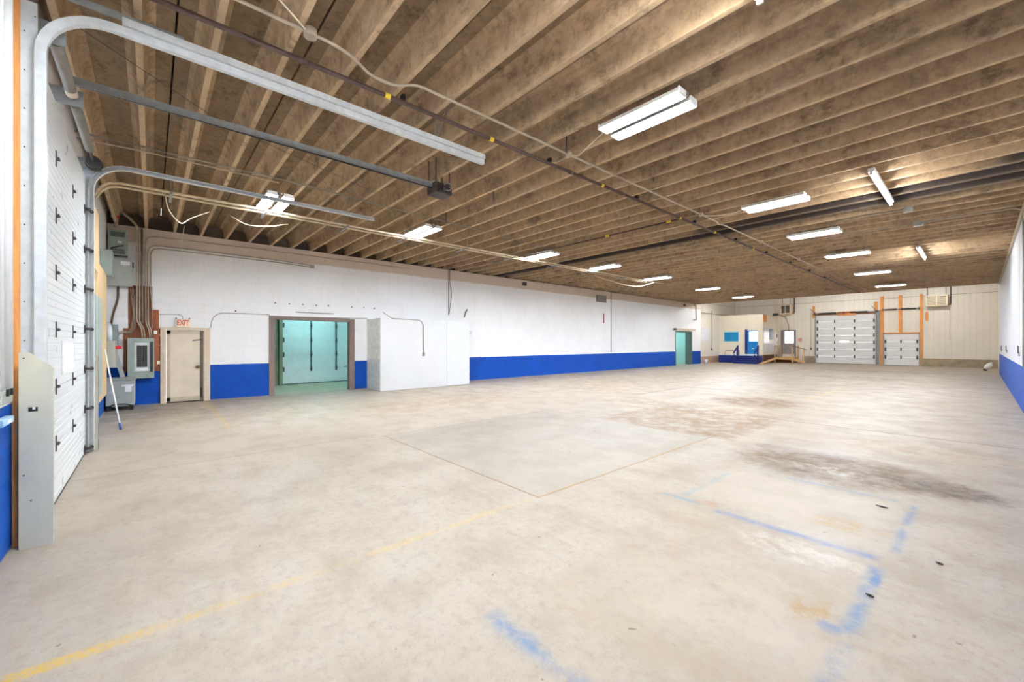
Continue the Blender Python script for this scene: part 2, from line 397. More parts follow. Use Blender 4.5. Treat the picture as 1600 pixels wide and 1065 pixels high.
# near wall with the roll door opening
X0, X1, ZT = -9.2, -5.5, 4.45
b = MB(); yn = YD-.004; b.box(T, X0, YD-.2, yn, 0, ZD+.1).box(X1, XR+.2, YD-.2, yn, 0, ZD+.1).box(X0, X1, YD-.2, yn, ZT-.05, ZD+.1)
struct(b.build('wall_near', M_near))
# ceiling: planks with open joints, and 57 cast joists
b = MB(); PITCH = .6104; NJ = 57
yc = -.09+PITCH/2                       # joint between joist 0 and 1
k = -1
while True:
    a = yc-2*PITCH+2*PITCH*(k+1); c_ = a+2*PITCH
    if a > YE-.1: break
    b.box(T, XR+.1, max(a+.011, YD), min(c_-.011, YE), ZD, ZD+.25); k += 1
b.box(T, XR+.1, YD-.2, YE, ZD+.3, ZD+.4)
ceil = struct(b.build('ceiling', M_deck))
prof = [(-.031, ZC), (.031, ZC), (.040, ZC+.12), (.052, ZC+.25), (.085, ZC+.33), (.14, ZD+.001), (-.14, ZD+.001), (-.085, ZC+.33), (-.052, ZC+.25), (-.040, ZC+.12)]
for n in range(-1, NJ):
    yj = -.09+PITCH*n; dz = random.uniform(-.004, .004); dy = random.uniform(-.006, .006)
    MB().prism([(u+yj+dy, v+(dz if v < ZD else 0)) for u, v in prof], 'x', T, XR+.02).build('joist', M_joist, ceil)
# extension at the far end
struct(MB().box(XA-.2, XA, YE, YF+.2, .55, ZA).build('wall_extension_left', M_panel_y))
struct(MB().box(XA-.2, XA+.03, YE, YF+.2, 0, .55).build('baseboard_extension_left', mat('old_brick_base', (190, 160, 132), .8, var=.2, scale=9)))
struct(MB().box(XA-.2, T, YE-.15, YE, 0, ZA).box(XA, XR+.2, YE-.1, YE, ZD+.2, ZA).build('wall_extension_return', M_white))
struct(MB().box(XR+.1, XR+.3, 35.2, YF+.2, 0, ZA).build('wall_extension_right', M_panel_y))
struct(MB().box(XA-.2, XR+.3, YE-.1, YF+.2, ZA, ZA+.1).build('ceiling_extension', M_deck))
D1 = (-9.30, -5.45, 4.10); D2 = (-4.95, -3.0, 2.45); D3 = (-11.75, -10.95)
b = MB(); W0, W1 = YF+.004, YF+.2
b.box(XA, -11.85, W0, W1, 0, ZA).box(-11.85, -10.80, W0, W1, 2.78, ZA).box(-11.85, -10.80, W0, W1, 0, .72)
b.box(-10.80, D1[0], W0, W1, 0, ZA).box(D1[0], D1[1], W0, W1, D1[2], ZA).box(D1[1], D2[0], W0, W1, 0, ZA)
b.box(D2[0], D2[1], W0, W1, D2[2], ZA).box(D2[1], XR+.3, W0, W1, 0, ZA)
struct(b.build('wall_far', M_panel))
struct(MB().box(D2[1]+.12, XR+.1, YF-.06, YF, 0, .58, .01).box(-10.3, D1[0]-.1, YF-.06, YF, 0, .58, .01).build('baseboard_far', M_curb))
# side room behind the left wall
struct(MB().box(-19.4, -19.3, 1.5, 34.3, 0, 3.4).box(-19.3, T, 1.4, 1.5, 0, 3.4).box(-19.3, T-.0, 34.2, 34.3, 0, 3.4).box(-19.3, T, 12, 12.1, 0, 3.4).build('wall_side_room', mat('cold_white_panel', (206, 214, 210), .5, var=.04, scale=2)))
struct(MB().box(-19.4, T, 1.4, 34.3, 3.4, 3.5).build('ceiling_side_room', mat('side_room_ceiling', (150, 150, 140), .8)))

# ------------------------------------------------------------------ trims and jambs
b = MB(); b.box(XL-.22, XL+.03, 2.90, 3.06, 0, 2.62).box(XL-.22, XL+.03, 5.50, 5.68, 0, 2.60).box(XL-.22, XL+.03, 3.06, 5.50, 2.50, 2.62)
struct(b.build('trim_1', M_jamb), 'weathered timber frame round the wide opening')
struct(MB().box(XL, XL+.03, 29.6, 33.4, 2.70, 2.84).build('trim_2', M_beige), 'beige board over the far narrow opening')
b = MB().box(T-.02, XL+.01, 30.04, 30.16, 0, 2.64).box(T-.30, XL+.01, 32.70, 32.82, 0, 2.64).box(T-.02, XL+.01, 30.16, 32.70, 2.56, 2.66)
struct(b.build('trim_10', mat('dark_jamb_lining', (92, 100, 94), .6)), 'dark lining of the far narrow opening')
struct(MB().box(-5.44, -5.38, YD, -.833, 0, ZD, .004).build('trim_3', M_timber), 'orange timber stud beside the near overhead door')
struct(MB().box(-9.40, -9.34, YD, -.80, 0, 4.5).build('trim_4', mat('grey_jamb', (150, 158, 152), .5)), 'grey jamb on the far side of the near overhead door')
struct(MB().box(XL-.0, XL+.012, 2.3, 29.8, 4.50, 4.53).build('trim_5', M_beige), 'beige ledge strip along the top of the left wall')

# ------------------------------------------------------------------ sectional doors
def section_profile(z0, z1, y0, depth, sgn, n=8):
    """outline (across, z) of one insulated door section with shallow horizontal grooves"""
    pts = [(y0-sgn*depth, z0+.004), (y0-sgn*depth, z1-.004)]
    pts.append((y0, z1-.004)); hh = (z1-z0)/n
    for i in range(n-1, 0, -1):
        z = z0+hh*i; pts += [(y0, z+.006), (y0-sgn*.004, z+.002), (y0-sgn*.004, z-.002), (y0, z-.006)]
    pts.append((y0, z0+.004)); return pts
def hinge_at(p, nrm, ax, parent, s=1.0):
    """hinge plate with a barrel; nrm = direction it stands out, ax = horizontal axis of the door"""
    n = Vector(nrm); a = Vector(ax); p = Vector(p); z = Vector((0, 0, 1)); b = MB()
    b.obox(p-z*.085*s+n*.004, p-z*.012*s+n*.004, .055*s, .006, n); b.obox(p+z*.012*s+n*.004, p+z*.085*s+n*.004, .055*s, .006, n)
    b.obox(p-a*.03*s+n*.016, p+a*.03*s+n*.016, .03*s, .026, n); b.cyl(p-a*.04*s+n*.022, p+a*.04*s+n*.022, .011*s, 10)
    return b.build('hinge', M_steel, parent)
# near overhead door (door_1), on the near wall
d1 = sroot('door_1', (-7.4, -.80, 0)); SZ = .618
d1['label'] = 'tall white sectional overhead door with small window, nearest the camera'
for i in range(7):
    z0 = .02+i*SZ; z1 = min(z0+SZ, ZT)
    MB().prism(section_profile(z0, z1, -.775, .045, 1), 'x', -9.34, -5.40).build('door_section', M_dwhite, d1)
    if i:
        for hx in (-6.62, -7.90): hinge_at((hx, -.775, z0), (0, 1, 0), (1, 0, 0), d1)
MB().box(-9.34, -5.40, -.82, -.775, 0, .022).build('bottom_seal', M_black, d1)
wf = MB().box(-7.78, -6.98, -.776, -.758, 1.36, 1.76, .01).build('window_frame', M_white, d1)
MB().box(-7.73, -7.03, -.760, -.752, 1.41, 1.71, .004).build('pane', M_day, wf)
# tracks
def track(name, x, side, label, zt, yend):
    """C-shaped vertical track, quarter bend and horizontal run; side=+1 opens towards +X"""
    r = .44; t = thing(name, label, 'door track', (x, YD, 0), 'tracks of the near overhead door')
    path = [Vector((x, -.71, .02)), Vector((x, -.71, zt-r))]
    for i in range(1, 9):
        a = i/8*math.pi/2; path.append(Vector((x, -.71+r-r*math.cos(a), zt-r+r*math.sin(a))))
    path.append(Vector((x, yend, zt)))
    b = MB(); w = .03; hgt = .07
    prof = [(-w, -hgt/2), (w, -hgt/2), (w, -hgt/2+.014), (-w+.005, -hgt/2+.014), (-w+.005, hgt/2-.014), (w, hgt/2-.014), (w, hgt/2), (-w, hgt/2)]
    rings = []
    for i, p in enumerate(path):
        d = ((path[min(i+1, len(path)-1)]-p)+(p-path[max(i-1, 0)])).normalized()
        n = Vector((1, 0, 0)).cross(d).normalized()
        rings.append([b.b.verts.new(p+Vector((side*u, 0, 0))+n*v) for u, v in prof])
    for A, B in zip(rings, rings[1:]):
        for k in range(len(prof)): b.b.faces.new((A[k], A[(k+1) % len(prof)], B[(k+1) % len(prof)], B[k]))
    b.b.faces.new(rings[0]); b.b.faces.new(rings[-1])
    b.build('rail', M_galv, t); return t
def at_z(p, z): return z
tn = track('overhead_door_track', -5.33, -1, 'bright galvanised track of the near door, curving overhead beside the timber stud', 4.66, 4.06)
b = MB().obox((-5.30, -.2, 4.735), (-5.30, 4.06, 4.735), .05, .07); b.build('reinforcing_angle', M_galv, tn)
MB().obox((-5.38, 3.2, 4.76), (-5.38, 3.2, ZD), .035, .006, (0, 1, 0)).obox((-5.38, 3.2, 4.76), (-5.2, 3.35, ZD), .035, .006, (0, 1, 0)).build('hanger_strap', M_galvd, tn)
MB().box(-5.385, -5.378, -.833, -.735, 0, 4.66, .001).build('wall_angle', M_galv, tn)
for i in range(9):
    MB().cyl((-5.378, -.81, 1.75+i*.33), (-5.372, -.81, 1.75+i*.33), .006, 6).build('bolt', M_steel, tn)
    MB().cyl((-5.378, -.75, 1.9+i*.33), (-5.372, -.75, 1.9+i*.33), .005, 6).build('bolt', M_steel, tn)
MB().obox((-5.34, -.80, 4.80), (-5.34, .25, 4.80), .05, .045).build('slotted_angle', M_galvd, tn)
tf = track('overhead_door_track', -9.30, 1, 'galvanised track on the side of the near door nearest the corner', 4.60, 3.9)
MB().obox((-9.33, 3.3, 4.64), (-9.33, 3.3, ZD), .035, .006, (0, 1, 0)).build('hanger_strap', M_galvd, tf)
MB().box(-9.345, -9.338, -.80, -.68, 0, 4.5).build('wall_angle', M_galv, tf)
for i in range(7):
    z = .09+i*SZ
    MB().cyl((-9.24, -.70, z), (-9.30, -.70, z), .024, 14).cyl((-9.13, -.70, z), (-9.24, -.70, z), .008, 8).obox((-9.12, -.765, z-.06), (-9.12, -.765, z+.06), .09, .01, (0, 1, 0)).obox((-9.14, -.735, z-.015), (-9.14, -.735, z+.02), .06, .06, (0, 1, 0)).build('roller', M_steel, tf)
# guard plates
g = thing('track_guard', 'grey steel plate guarding the foot of the track, beside the orange stud', 'guard plate', (-5.36, -.75, 0), 'guard plates of the near door')
b = MB().prism([(-.828, 0), (-.634, 0), (-.634, 1.51), (-.648, 1.54), (-.715, 1.59), (-.765, 1.648), (-.828, 1.648)], 'x', -5.294, -5.288)
b.box(-5.33, -5.294, -.639, -.634, 0, 1.51).build('plate', M_guard, g)
MB().box(-5.290, -5.286, -.775, -.722, 1.150, 1.186).build('slot', M_black, g)
MB().box(-5.288, -5.283, -.752, -.736, 1.167, 1.186).build('slot_tab', M_white, g)
for (y_, z_) in ((-.76, .40), (-.80, .62), (-.80, 1.6)): MB().cyl((-5.29, y_, z_), (-5.28, y_, z_), .006, 8).build('bolt', M_steel, g)
g = thing('track_guard', 'narrow grey guard plate at the far jamb of the near door', 'guard plate', (-9.36, -.66, 0), 'guard plates of the near door')
MB().box(-9.372, -9.364, -.70, -.635, 0, 1.51).box(-9.40, -9.364, -.64, -.635, 0, 1.51).build('plate', M_guard, g)
# torsion spring shaft
s = thing('torsion_spring_shaft', 'torsion spring tube with drums above the near overhead door', 'door spring', (-7.4, -.66, 4.5))
MB().cyl((-5.45, -.66, 4.50), (-9.30, -.66, 4.50), .016, 12).build('shaft', M_steel, s)
MB().cyl((-5.60, -.66, 4.50), (-6.55, -.66, 4.50), .05, 18).build('spring', M_condg, s)
MB().cyl((-6.55, -.66, 4.50), (-6.68, -.66, 4.50), .052, 18).build('spring_cone', M_beige, s)
MB().cyl((-6.95, -.66, 4.50), (-8.4, -.66, 4.50), .05, 18).build('spring', M_condg, s)
MB().cyl((-8.93, -.66, 4.50), (-9.06, -.66, 4.50), .085, 20).cyl((-9.06, -.66, 4.50), (-9.08, -.66, 4.50), .10, 20).build('cable_drum', M_steel, s)
for x_ in (-5.5, -6.8, -9.18): MB().box(x_-.012, x_+.012, YD, -.58, 4.42, 4.60).build('bearing_bracket', M_galvd, s)
# opener
o = thing('door_opener', 'ceiling-hung door opener with dusty motor at the end of its rail', 'door opener', (-6.95, 4.1, 4.7))
MB().obox((-6.95, -.70, 4.77), (-6.95, 4.05, 4.77), .05, .09).build('rail', M_galvd, o)
MB().obox((-6.95, -.70, 4.735), (-6.95, 4.05, 4.705), .016, .02).build('chain', M_black, o)
MB().box(-7.13, -6.80, 4.05, 4.42, 4.60, 4.80, .015).build('housing', mat('dusty_motor', (70, 62, 56), .7, .2, .5, 20), o)
b = MB(); q = Vector((-6.77, 4.30, 4.74))
ring = [q+Vector((0, math.cos(a)*.075, math.sin(a)*.075)) for a in [i*math.pi/8 for i in range(17)]]
b.tube(ring, .014, 8, caps=False).obox(q-Vector((0, .07, 0)), q+Vector((0, .07, 0)), .02, .02).build('hand_wheel', M_condg, o)
MB().cyl((-6.83, 4.22, 4.69), (-6.66, 4.22, 4.69), .05, 16).build('motor', M_steel, o)
for y_ in (4.08, 4.38):
    for x_ in (-7.1, -6.84): MB().obox((x_, y_, 4.78), (x_, y_, ZD), .03, .006, (0, 1, 0)).build('hanger', M_steel, o)
MB().tube([(-6.88, 4.15, 4.92), (-6.87, 4.2, 4.8), (-6.86, 4.24, 4.72)], .006, 6).build('cord', M_cable, o)

# ------------------------------------------------------------------ far doors
def far_door(name, x0, x1, h, n, stiles, label, y0=YF+.02):
    r = sroot(name, ((x0+x1)/2, y0, 0)); r['label'] = label
    for i in range(n):
        z0 = .02+h/n*i; MB().prism(section_profile(z0, z0+h/n, y0, .045, -1, 8), 'x', x0, x1).build('door_section', M_dwhite, r)
        if i:
            for sx in stiles: hinge_at((sx, y0, z0), (0, -1, 0), (1, 0, 0), r, 1.5)
            for sx in (x0+.09, x1-.09): hinge_at((sx, y0, z0), (0, -1, 0), (1, 0, 0), r, 1.7)
    MB().box(x0, x1, y0, y0+.03, 0, .025).build('bottom_seal', M_black, r)
    return r
r = far_door('door_5', D1[0], D1[1], 4.08, 7, (-8.03, -6.74), 'wide white sectional door in the far wall with a slit window')
wf = MB().box(-7.72, -7.08, YF-.005, YF+.02, 1.74, 1.92, .01).build('window_frame', M_white, r)
MB().box(-7.69, -7.11, YF-.012, YF, 1.76, 1.90).build('pane', M_day, wf)
far_door('door_6', D2[0], D2[1], 2.43, 4, (-3.98,), 'small white sectional door in the far wall framed in orange timber')
b = MB()
for x_ in (D1[0]-.04, D1[1]+.04): b.box(x_-.04, x_+.04, YF-.09, YF, 0, 4.25)
b.box(D1[1]+.12, D1[1]+.22, YF-.12, YF, 0, 4.2)
struct(b.build('trim_6', M_galvd), 'steel tracks beside the wide far door')
struct(MB().box(D1[0], D1[1], YF-.05, YF, 4.06, 4.16).build('trim_7', wood('dark_header', (150, 96, 60), 'x')), 'brown header over the wide far door')
b = MB()
for x_ in (D2[0]-.03, D2[1]+.03): b.box(x_-.03, x_+.03, YF-.06, YF, 0, 2.5)
struct(b.build('trim_8', M_galvd), 'steel tracks beside the small far door')
def timber(px0, px1, py0, py1, label, m=None, th=.05, yy=None):
    a = P(px0, py1, 'y', YF); c_ = P(px1, py0, 'y', YF); x_ = (a[0], c_[0])
    o = MB().box(a[0], c_[0], YF-th, YF, max(0, a[2]), c_[2], .004).build('timber_post', m or M_timber)
    return tag(o, label, 'timber', 'timbers on the far wall')
timber(1375.5, 1381, 463, 569, 'tall orange timber post between the two far doors')
timber(1404, 1410, 461, 519, 'short orange stud above the middle of the small far door')
timber(1437, 1442.5, 459, 569, 'tall orange timber post right of the small far door')
timber(1381, 1437, 518.5, 521.5, 'orange timber header across the top of the small far door', M_timberx, .04)
timber(1366, 1371.5, 471, 486, 'short orange block at the right end of the spring shaft')
timber(1269.5, 1273.5, 478, 497, 'short reddish block at the left end of the spring shaft')
timber(1446, 1450.5, 487, 501, 'small orange board on the wall under the louvred heater')
a = P(1308, 493, 'y', YF-.1); c_ = P(1337, 485.5, 'y', YF-.1)
tag(MB().box(a[0], c_[0], YF-.06, YF, a[2], c_[2], .004).build('spring_mounting_board', M_timberx), 'orange board behind the spring shaft over the wide far door', 'timber', 'timbers on the far wall')
s = thing('spring_shaft', 'black torsion spring bar above the wide far door', 'door spring', (-7.4, YF-.14, 4.2))
za = P(1320, 488, 'y', YF-.14)[2]
MB().cyl((D1[0]-.2, YF-.14, za), (D1[1]+.3, YF-.14, za), .018, 10).build('shaft', M_steel, s)
MB().cyl((-9.1, YF-.14, za), (-7.9, YF-.14, za), .055, 14).build('spring', M_black, s)
MB().cyl((-7.0, YF-.14, za), (-5.9, YF-.14, za), .055, 14).build('spring', M_black, s)
for x_ in (D1[0]-.1, -7.4, D1[1]+.12): MB().box(x_-.02, x_+.02, YF-.17, YF, za-.1, za+.1).build('bracket', M_steel, s)
s = thing('spring_shaft', 'brown spring bar crossing the timbers above the small far door', 'door spring', (-4, YF-.14, 4.2))
za = P(1410, 482.5, 'y', YF-.14)[2]
MB().cyl((-5.05, YF-.14, za), (-2.95, YF-.14, za), .02, 10).build('shaft', M_steel, s)
MB().cyl((-4.9, YF-.14, za), (-4.2, YF-.14, za), .055, 14).build('spring', M_pipe, s)
MB().cyl((-3.95, YF-.14, za), (-3.15, YF-.14, za), .05, 14).build('spring', M_black, s)
for x_ in (-5.0, -3.0): MB().box(x_-.02, x_+.02, YF-.17, YF, za-.1, za+.1).build('bracket', M_steel, s)
# horizontal tracks of the wide far door, sloping up with the roof
for (sx, lab) in ((D1[0]-.02, 'steel ceiling track left of the wide far door'), (D1[1]+.02, 'steel ceiling track right of the wide far door')):
    t = MB().tube([(sx, YF-.08, 4.1), (sx, YF-.25, 4.3), (sx, YF-1.8, 4.55)], .03, 6, .2).build('overhead_track', M_galvd); tag(t, lab, 'door track')

# glazed man door in the far wall, and its wooden landing
r = sroot('door_4', (-11.3, YF, .75)); r['label'] = 'grey man door with a large bright window in the far wall'
a = P(1220.5, 557, 'y', YF); c_ = P(1243.5, 515, 'y', YF)
xa, xb, zb, zt = a[0], c_[0], a[2], c_[2]
MB().box(xa, xa+.09, YF-.04, YF+.1, zb, zt).box(xb-.09, xb, YF-.04, YF+.1, zb, zt).box(xa, xb, YF-.04, YF+.1, zt-.09, zt).build('frame', mat('grey_frame', (128, 124, 128), .5), r)
wz0 = P(1230, 536, 'y', YF)[2]; wx0 = P(1226, 530, 'y', YF)[0]; wx1 = P(1240, 530, 'y', YF)[0]
b = MB().box(xa+.09, xb-.09, YF+.02, YF+.07, zb, wz0).box(xa+.09, wx0, YF+.02, YF+.07, wz0, zt-.09).box(wx1, xb-.09, YF+.02, YF+.07, wz0, zt-.09)
lf = b.build('leaf', mat('scuffed_grey_door', (150, 146, 150), .5, var=.2), r)
MB().box(wx0, wx1, YF+.035, YF+.055, wz0, zt-.11).build('pane', M_day, lf)
MB().ball((xb-.2, YF-.01, zb+.95), .035).build('knob', M_steel, lf)
struct(MB().box(xa-.05, xb+.05, YF+.12, YF+.14, zb-.3, zt+.1).build('wall_porch', M_white))
# wooden landing
w = thing('wooden_landing', 'bare pine landing with railings in front of the grey man door', 'steps', (-11.3, 42, 0))
zl = zb-.02; lx0, lx1, ly0, ly1 = -11.95, -10.55, 41.2, YF-.06
b = MB()
for i in range(12): b.box(lx0, lx1, ly0+.15*i, ly0+.15*i+.14, zl-.04, zl)
b.build('deck', M_pinex, w)
for x_ in (lx0+.05, lx1-.05):
    MB().box(x_-.045, x_+.045, ly0, ly0+.09, 0, zl+1.05).build('post', M_pine, w)
    MB().box(x_-.045, x_+.045, ly1-.12, ly1-.03, 0, zl+1.05).build('post', M_pine, w)
    MB().box(x_-.02, x_+.02, ly0, ly1, zl-.18, zl-.04).build('stringer', M_pinex, w)
MB().box(lx0, lx1, ly0-.02, ly0+.02, zl-.18, zl-.04).build('stringer', M_pinex, w)
MB().box(lx0, lx0+.5, ly0, ly0+.04, zl+.99, zl+1.05).box(lx0+.03, lx0+.07, ly0+.05, ly1, zl+.99, zl+1.05).build('handrail', M_pinex, w)
MB().box(lx0+.05, lx1-.05, ly0+.4, ly0+.44, .05, zl-.2).build('skirt_board', M_ply, w)
for i in range(3):
    MB().box(lx1+.28*i, lx1+.28*(i+1)+.02, ly0+.1, ly0+1.0, zl-.18*(i+1)-.04, zl-.18*(i+1)).build('tread', M_pinex, w)
MB().obox((lx1, ly0+.08, zl-.12), (lx1+.85, ly0+.08, .08), .04, .2).build('stair_stringer', M_pinex, w)
MB().box(lx1+.72, lx1+.80, ly0, ly0+.08, 0, 1.3).build('post', M_pine, w)
MB().obox((lx1-.05, ly0-.03, zl+1.03), (lx1+1.0, ly0-.03, 1.12), .05, .05).build('handrail', M_steel, w)
rp = MB().obox((-11.78, 37.5, .04), (-11.72, 41.14, zl-.04), .28, .08, (0, 0, 1)).build('loading_ramp', M_pinex)
tag(rp, 'pale pine ramp rising from the blue steps to the wooden landing', 'ramp')
tag(MB().cyl((-10.45, YF-.03, 2.0), (-10.45, YF, 2.0), .16, 20).build('extinguisher_sign', mat('pink_sign', (214, 150, 140), .5)), 'round reddish sign on the wall right of the grey man door', 'sign')

# site office in the corner
OY = 39.3; OX = -12.25
ot = P(1160, 493, 'y', OY)[2]
b = MB(); dz0, dz1 = P(1175, 553, 'y', OY)[2], P(1175, 516, 'y', OY)[2]
dxa, dxb = P(1165.5, 540, 'y', OY)[0], P(1184, 540, 'y', OY)[0]
b.box(XA, dxa, OY, OY+.1, .0, ot).box(dxa, dxb, OY, OY+.1, dz1, ot).box(dxa, dxb, OY, OY+.1, 0, dz0).box(dxb, OX, OY, OY+.1, 0, ot)
b.box(OX-.1, OX-.004, OY+.1, YF, .7, ot).box(XA, OX, OY, YF, ot, ot+.06)
struct(b.build('wall_office', ribbed_panel_material('office_panel', (236, 226, 206), 'x', .25)), 'cream panelled site office wall')
struct(MB().box(OX-.08, OX-.02, OY+.1, YF, 0, .7).build('baseboard_office', mat('dark_brick', (96, 66, 48), .9, var=.3, scale=14)))
tag(MB().box(OX+.002, OX+.04, OY, OY+.9, ot-.6, ot-.0).build('corner_board', M_timber), 'orange board at the top corner of the site office', 'timber')
r = sroot('door_3', ((dxa+dxb)/2, OY, dz0)); r['label'] = 'bright blue man door with white window in the site office'
MB().box(dxa-.08, dxa+.12, OY-.02, OY+.12, dz0, dz1+.1).build('frame', M_blue, r)
gz = P(1175, 533, 'y', OY)[2]; gx = P(1170.5, 525, 'y', OY)[0]
b = MB().box(dxa+.12, dxb, OY+.03, OY+.08, dz0, gz).box(dxa+.12, gx, OY+.03, OY+.08, gz, dz1).box(gx, dxb, OY+.03, OY+.08, dz1-.1, dz1)
lf = b.build('leaf', M_sky, r); MB().box(gx, dxb, OY+.045, OY+.065, gz, dz1-.1).build('pane', M_day, lf)
MB().box(dxa+.5, dxa+.62, OY+.01, OY+.03, dz0+.42, dz0+.50).build('door_pull', M_white, lf)
a = P(1132, 533, 'y', OY); c_ = P(1154, 518.5, 'y', OY)
r = sroot('window_1', ((a[0]+c_[0])/2, OY, a[2])); r['label'] = 'blue glazed office window'
MB().box(a[0]-.08, c_[0]+.08, OY-.03, OY, a[2]-.08, c_[2]+.08).build('window_frame', mat('pale_aqua_frame', (196, 226, 226), .5), r)
MB().box(a[0], c_[0], OY-.04, OY-.028, a[2], c_[2]).build('pane', mat('blue_glass', (10, 140, 200), .15), r)
MB().box(c_[0]-.5, c_[0]-.46, OY-.046, OY-.03, a[2], c_[2]).build('mullion', M_sky, r)
r = sroot('window_2', (OX, 41, 2)); r['label'] = 'narrow grey window in the side of the site office'
MB().box(OX, OX+.03, 41.0, 41.9, 2.05, 2.95).build('window_frame', mat('grey_window_frame', (130, 140, 160), .5), r)
MB().box(OX+.03, OX+.036, 41.1, 41.8, 2.15, 2.85).build('pane', mat('grey_blue_glass', (170, 186, 210), .15), r)
tag(MB().box(OX+.001, OX+.012, 39.5, 40.95, .8, 3.0).box(OX+.001, OX+.012, 40.95, 42.9, .8, 1.85).build('wall_sheet', mat('glass_lit_sheet', (232, 236, 246), .18)), 'glossy sheet on the side wall of the site office, coloured bluish-white like door-glass light', 'panel')  # bluish-white colour holds the light falling from the door glass
o = thing('meter_box', 'white meter box on the office side wall beside the far wall', 'meter box', (OX, 42.6, 2.3))
MB().box(OX, OX+.12, 42.3, 42.8, 1.9, 2.65, .01).build('case', M_white, o)
MB().box(OX+.12, OX+.13, 42.42, 42.68, 2.2, 2.5).build('meter_window', M_steel, o)
o = thing('flood_light', 'dark flood light at the top of the office side wall', 'light', (OX+.2, 42, ot))
MB().box(OX+.06, OX+.45, 41.7, 41.9, ot+.02, ot+.22, .02).build('lamp_head', M_black, o)
MB().cyl((OX+.01, 41.8, ot-.05), (OX+.2, 41.8, ot+.1), .02, 8).build('arm', M_steel, o)
MB().tube([(OX+.45, 41.8, ot+.08), (OX+.9, 42.3, ot-.1), (OX+.95, 42.9, ot-.9), (OX+.95, YF-.02, 2.6)], .018, 8, .3).build('cable', M_black, o)
# blue platform and steps
pf = thing('blue_platform', 'dark blue painted landing along the front of the site office', 'platform', (-14, 38.6, 0))
py0 = 37.9; pz = P(1140, 554, 'y', py0)[2]; pxa = P(1123, 560, 'y', py0)[0]; pxb = OX
MB().box(pxa, pxb, py0, OY, 0.02, pz-.05).build('skirt', M_blue, pf)
MB().box(pxa-.05, pxb+.02, py0-.05, OY, pz-.05, pz).build('deck', mat('pale_platform_deck', (200, 210, 214), .6), pf)
st = thing('blue_steps', 'three dark blue steps with railings below the blue office door', 'steps', (-12.9, 37.3, 0))
sx0, sx1 = P(1153, 565, 'y', py0)[0], P(1186, 565, 'y', py0)[0]
for i in range(3):
    MB().box(sx0, sx1, py0-.30*(3-i), py0-.05, pz*(i)/4+.01, pz*(i+1)/4).build('step', M_blue, st)
    MB().box(sx0, sx1, py0-.30*(3-i)-.015, py0-.30*(3-i)+.03, pz*(i+1)/4, pz*(i+1)/4+.006).build('nosing', M_condg, st)
for x_ in (sx0+.03, sx1-.03):
    MB().box(x_-.04, x_+.04, py0-.95, py0-.87, 0, .75).box(x_-.04, x_+.04, py0-.3, py0-.22, 0, 1.25).build('post', M_blue, st)
    MB().box(x_-.04, x_+.04, py0-.12, py0-.06, .2, 1.5).build('post', M_blue, st)
    MB().obox((x_, py0-1.05, .85), (x_, py0-.06, 1.50), .07, .1).build('handrail', M_blue, st)
MB().tube([(sx0, py0+.3, pz), (sx0, py0+.3, 1.05), (sx0-1.1, py0+.3, 1.05), (sx0-1.2, py0+.3, pz)], .02, 8, .08).build('loop_rail', M_pipe, pf)
# pail and bits at the extension's left wall
o = thing('white_pail', 'white plastic pail standing by the wall left of the blue platform', 'bucket', (-15.5, 35.4, 0))
pp = P(1102.5, 568, 'z', 0)
MB().tube([(pp[0], pp[1], 0), (pp[0], pp[1], .36)], [.13, .155], 20).build('body', M_white, o)
MB().tube([(pp[0], pp[1], .345), (pp[0], pp[1], .375)], .165, 20).build('lid', M_white, o)
o = MB().box(XA-.0, XA+.02, 35.6, 37.0, 1.95, 3.0, .005).build('wall_sheet', mat('glossy_white_sheet', (236, 238, 244), .15)); tag(o, 'glossy white sheet fixed to the wall left of the site office', 'panel')
o = thing('pull_switch', 'hanging cord and switch on the wall left of the site office', 'switch', (XA, 37.5, 1.2))
MB().cyl((XA+.05, 37.5, 1.15), (XA+.05, 37.5, 4.6), .015, 6).build('cord', M_condg, o); MB().box(XA, XA+.1, 37.42, 37.58, 1.05, 1.25).build('switch_box', M_condg, o)
o = MB().tube([(XA+.04, YE+.05, 4.28), (XA+.04, 37.0, 4.34), (XA+.04, 38.2, 4.30), (XA+.04, YF-.1, 4.30)], .025, 8).build('conduit', M_condg); tag(o, 'grey conduit running over the office along the extension wall', 'conduit')

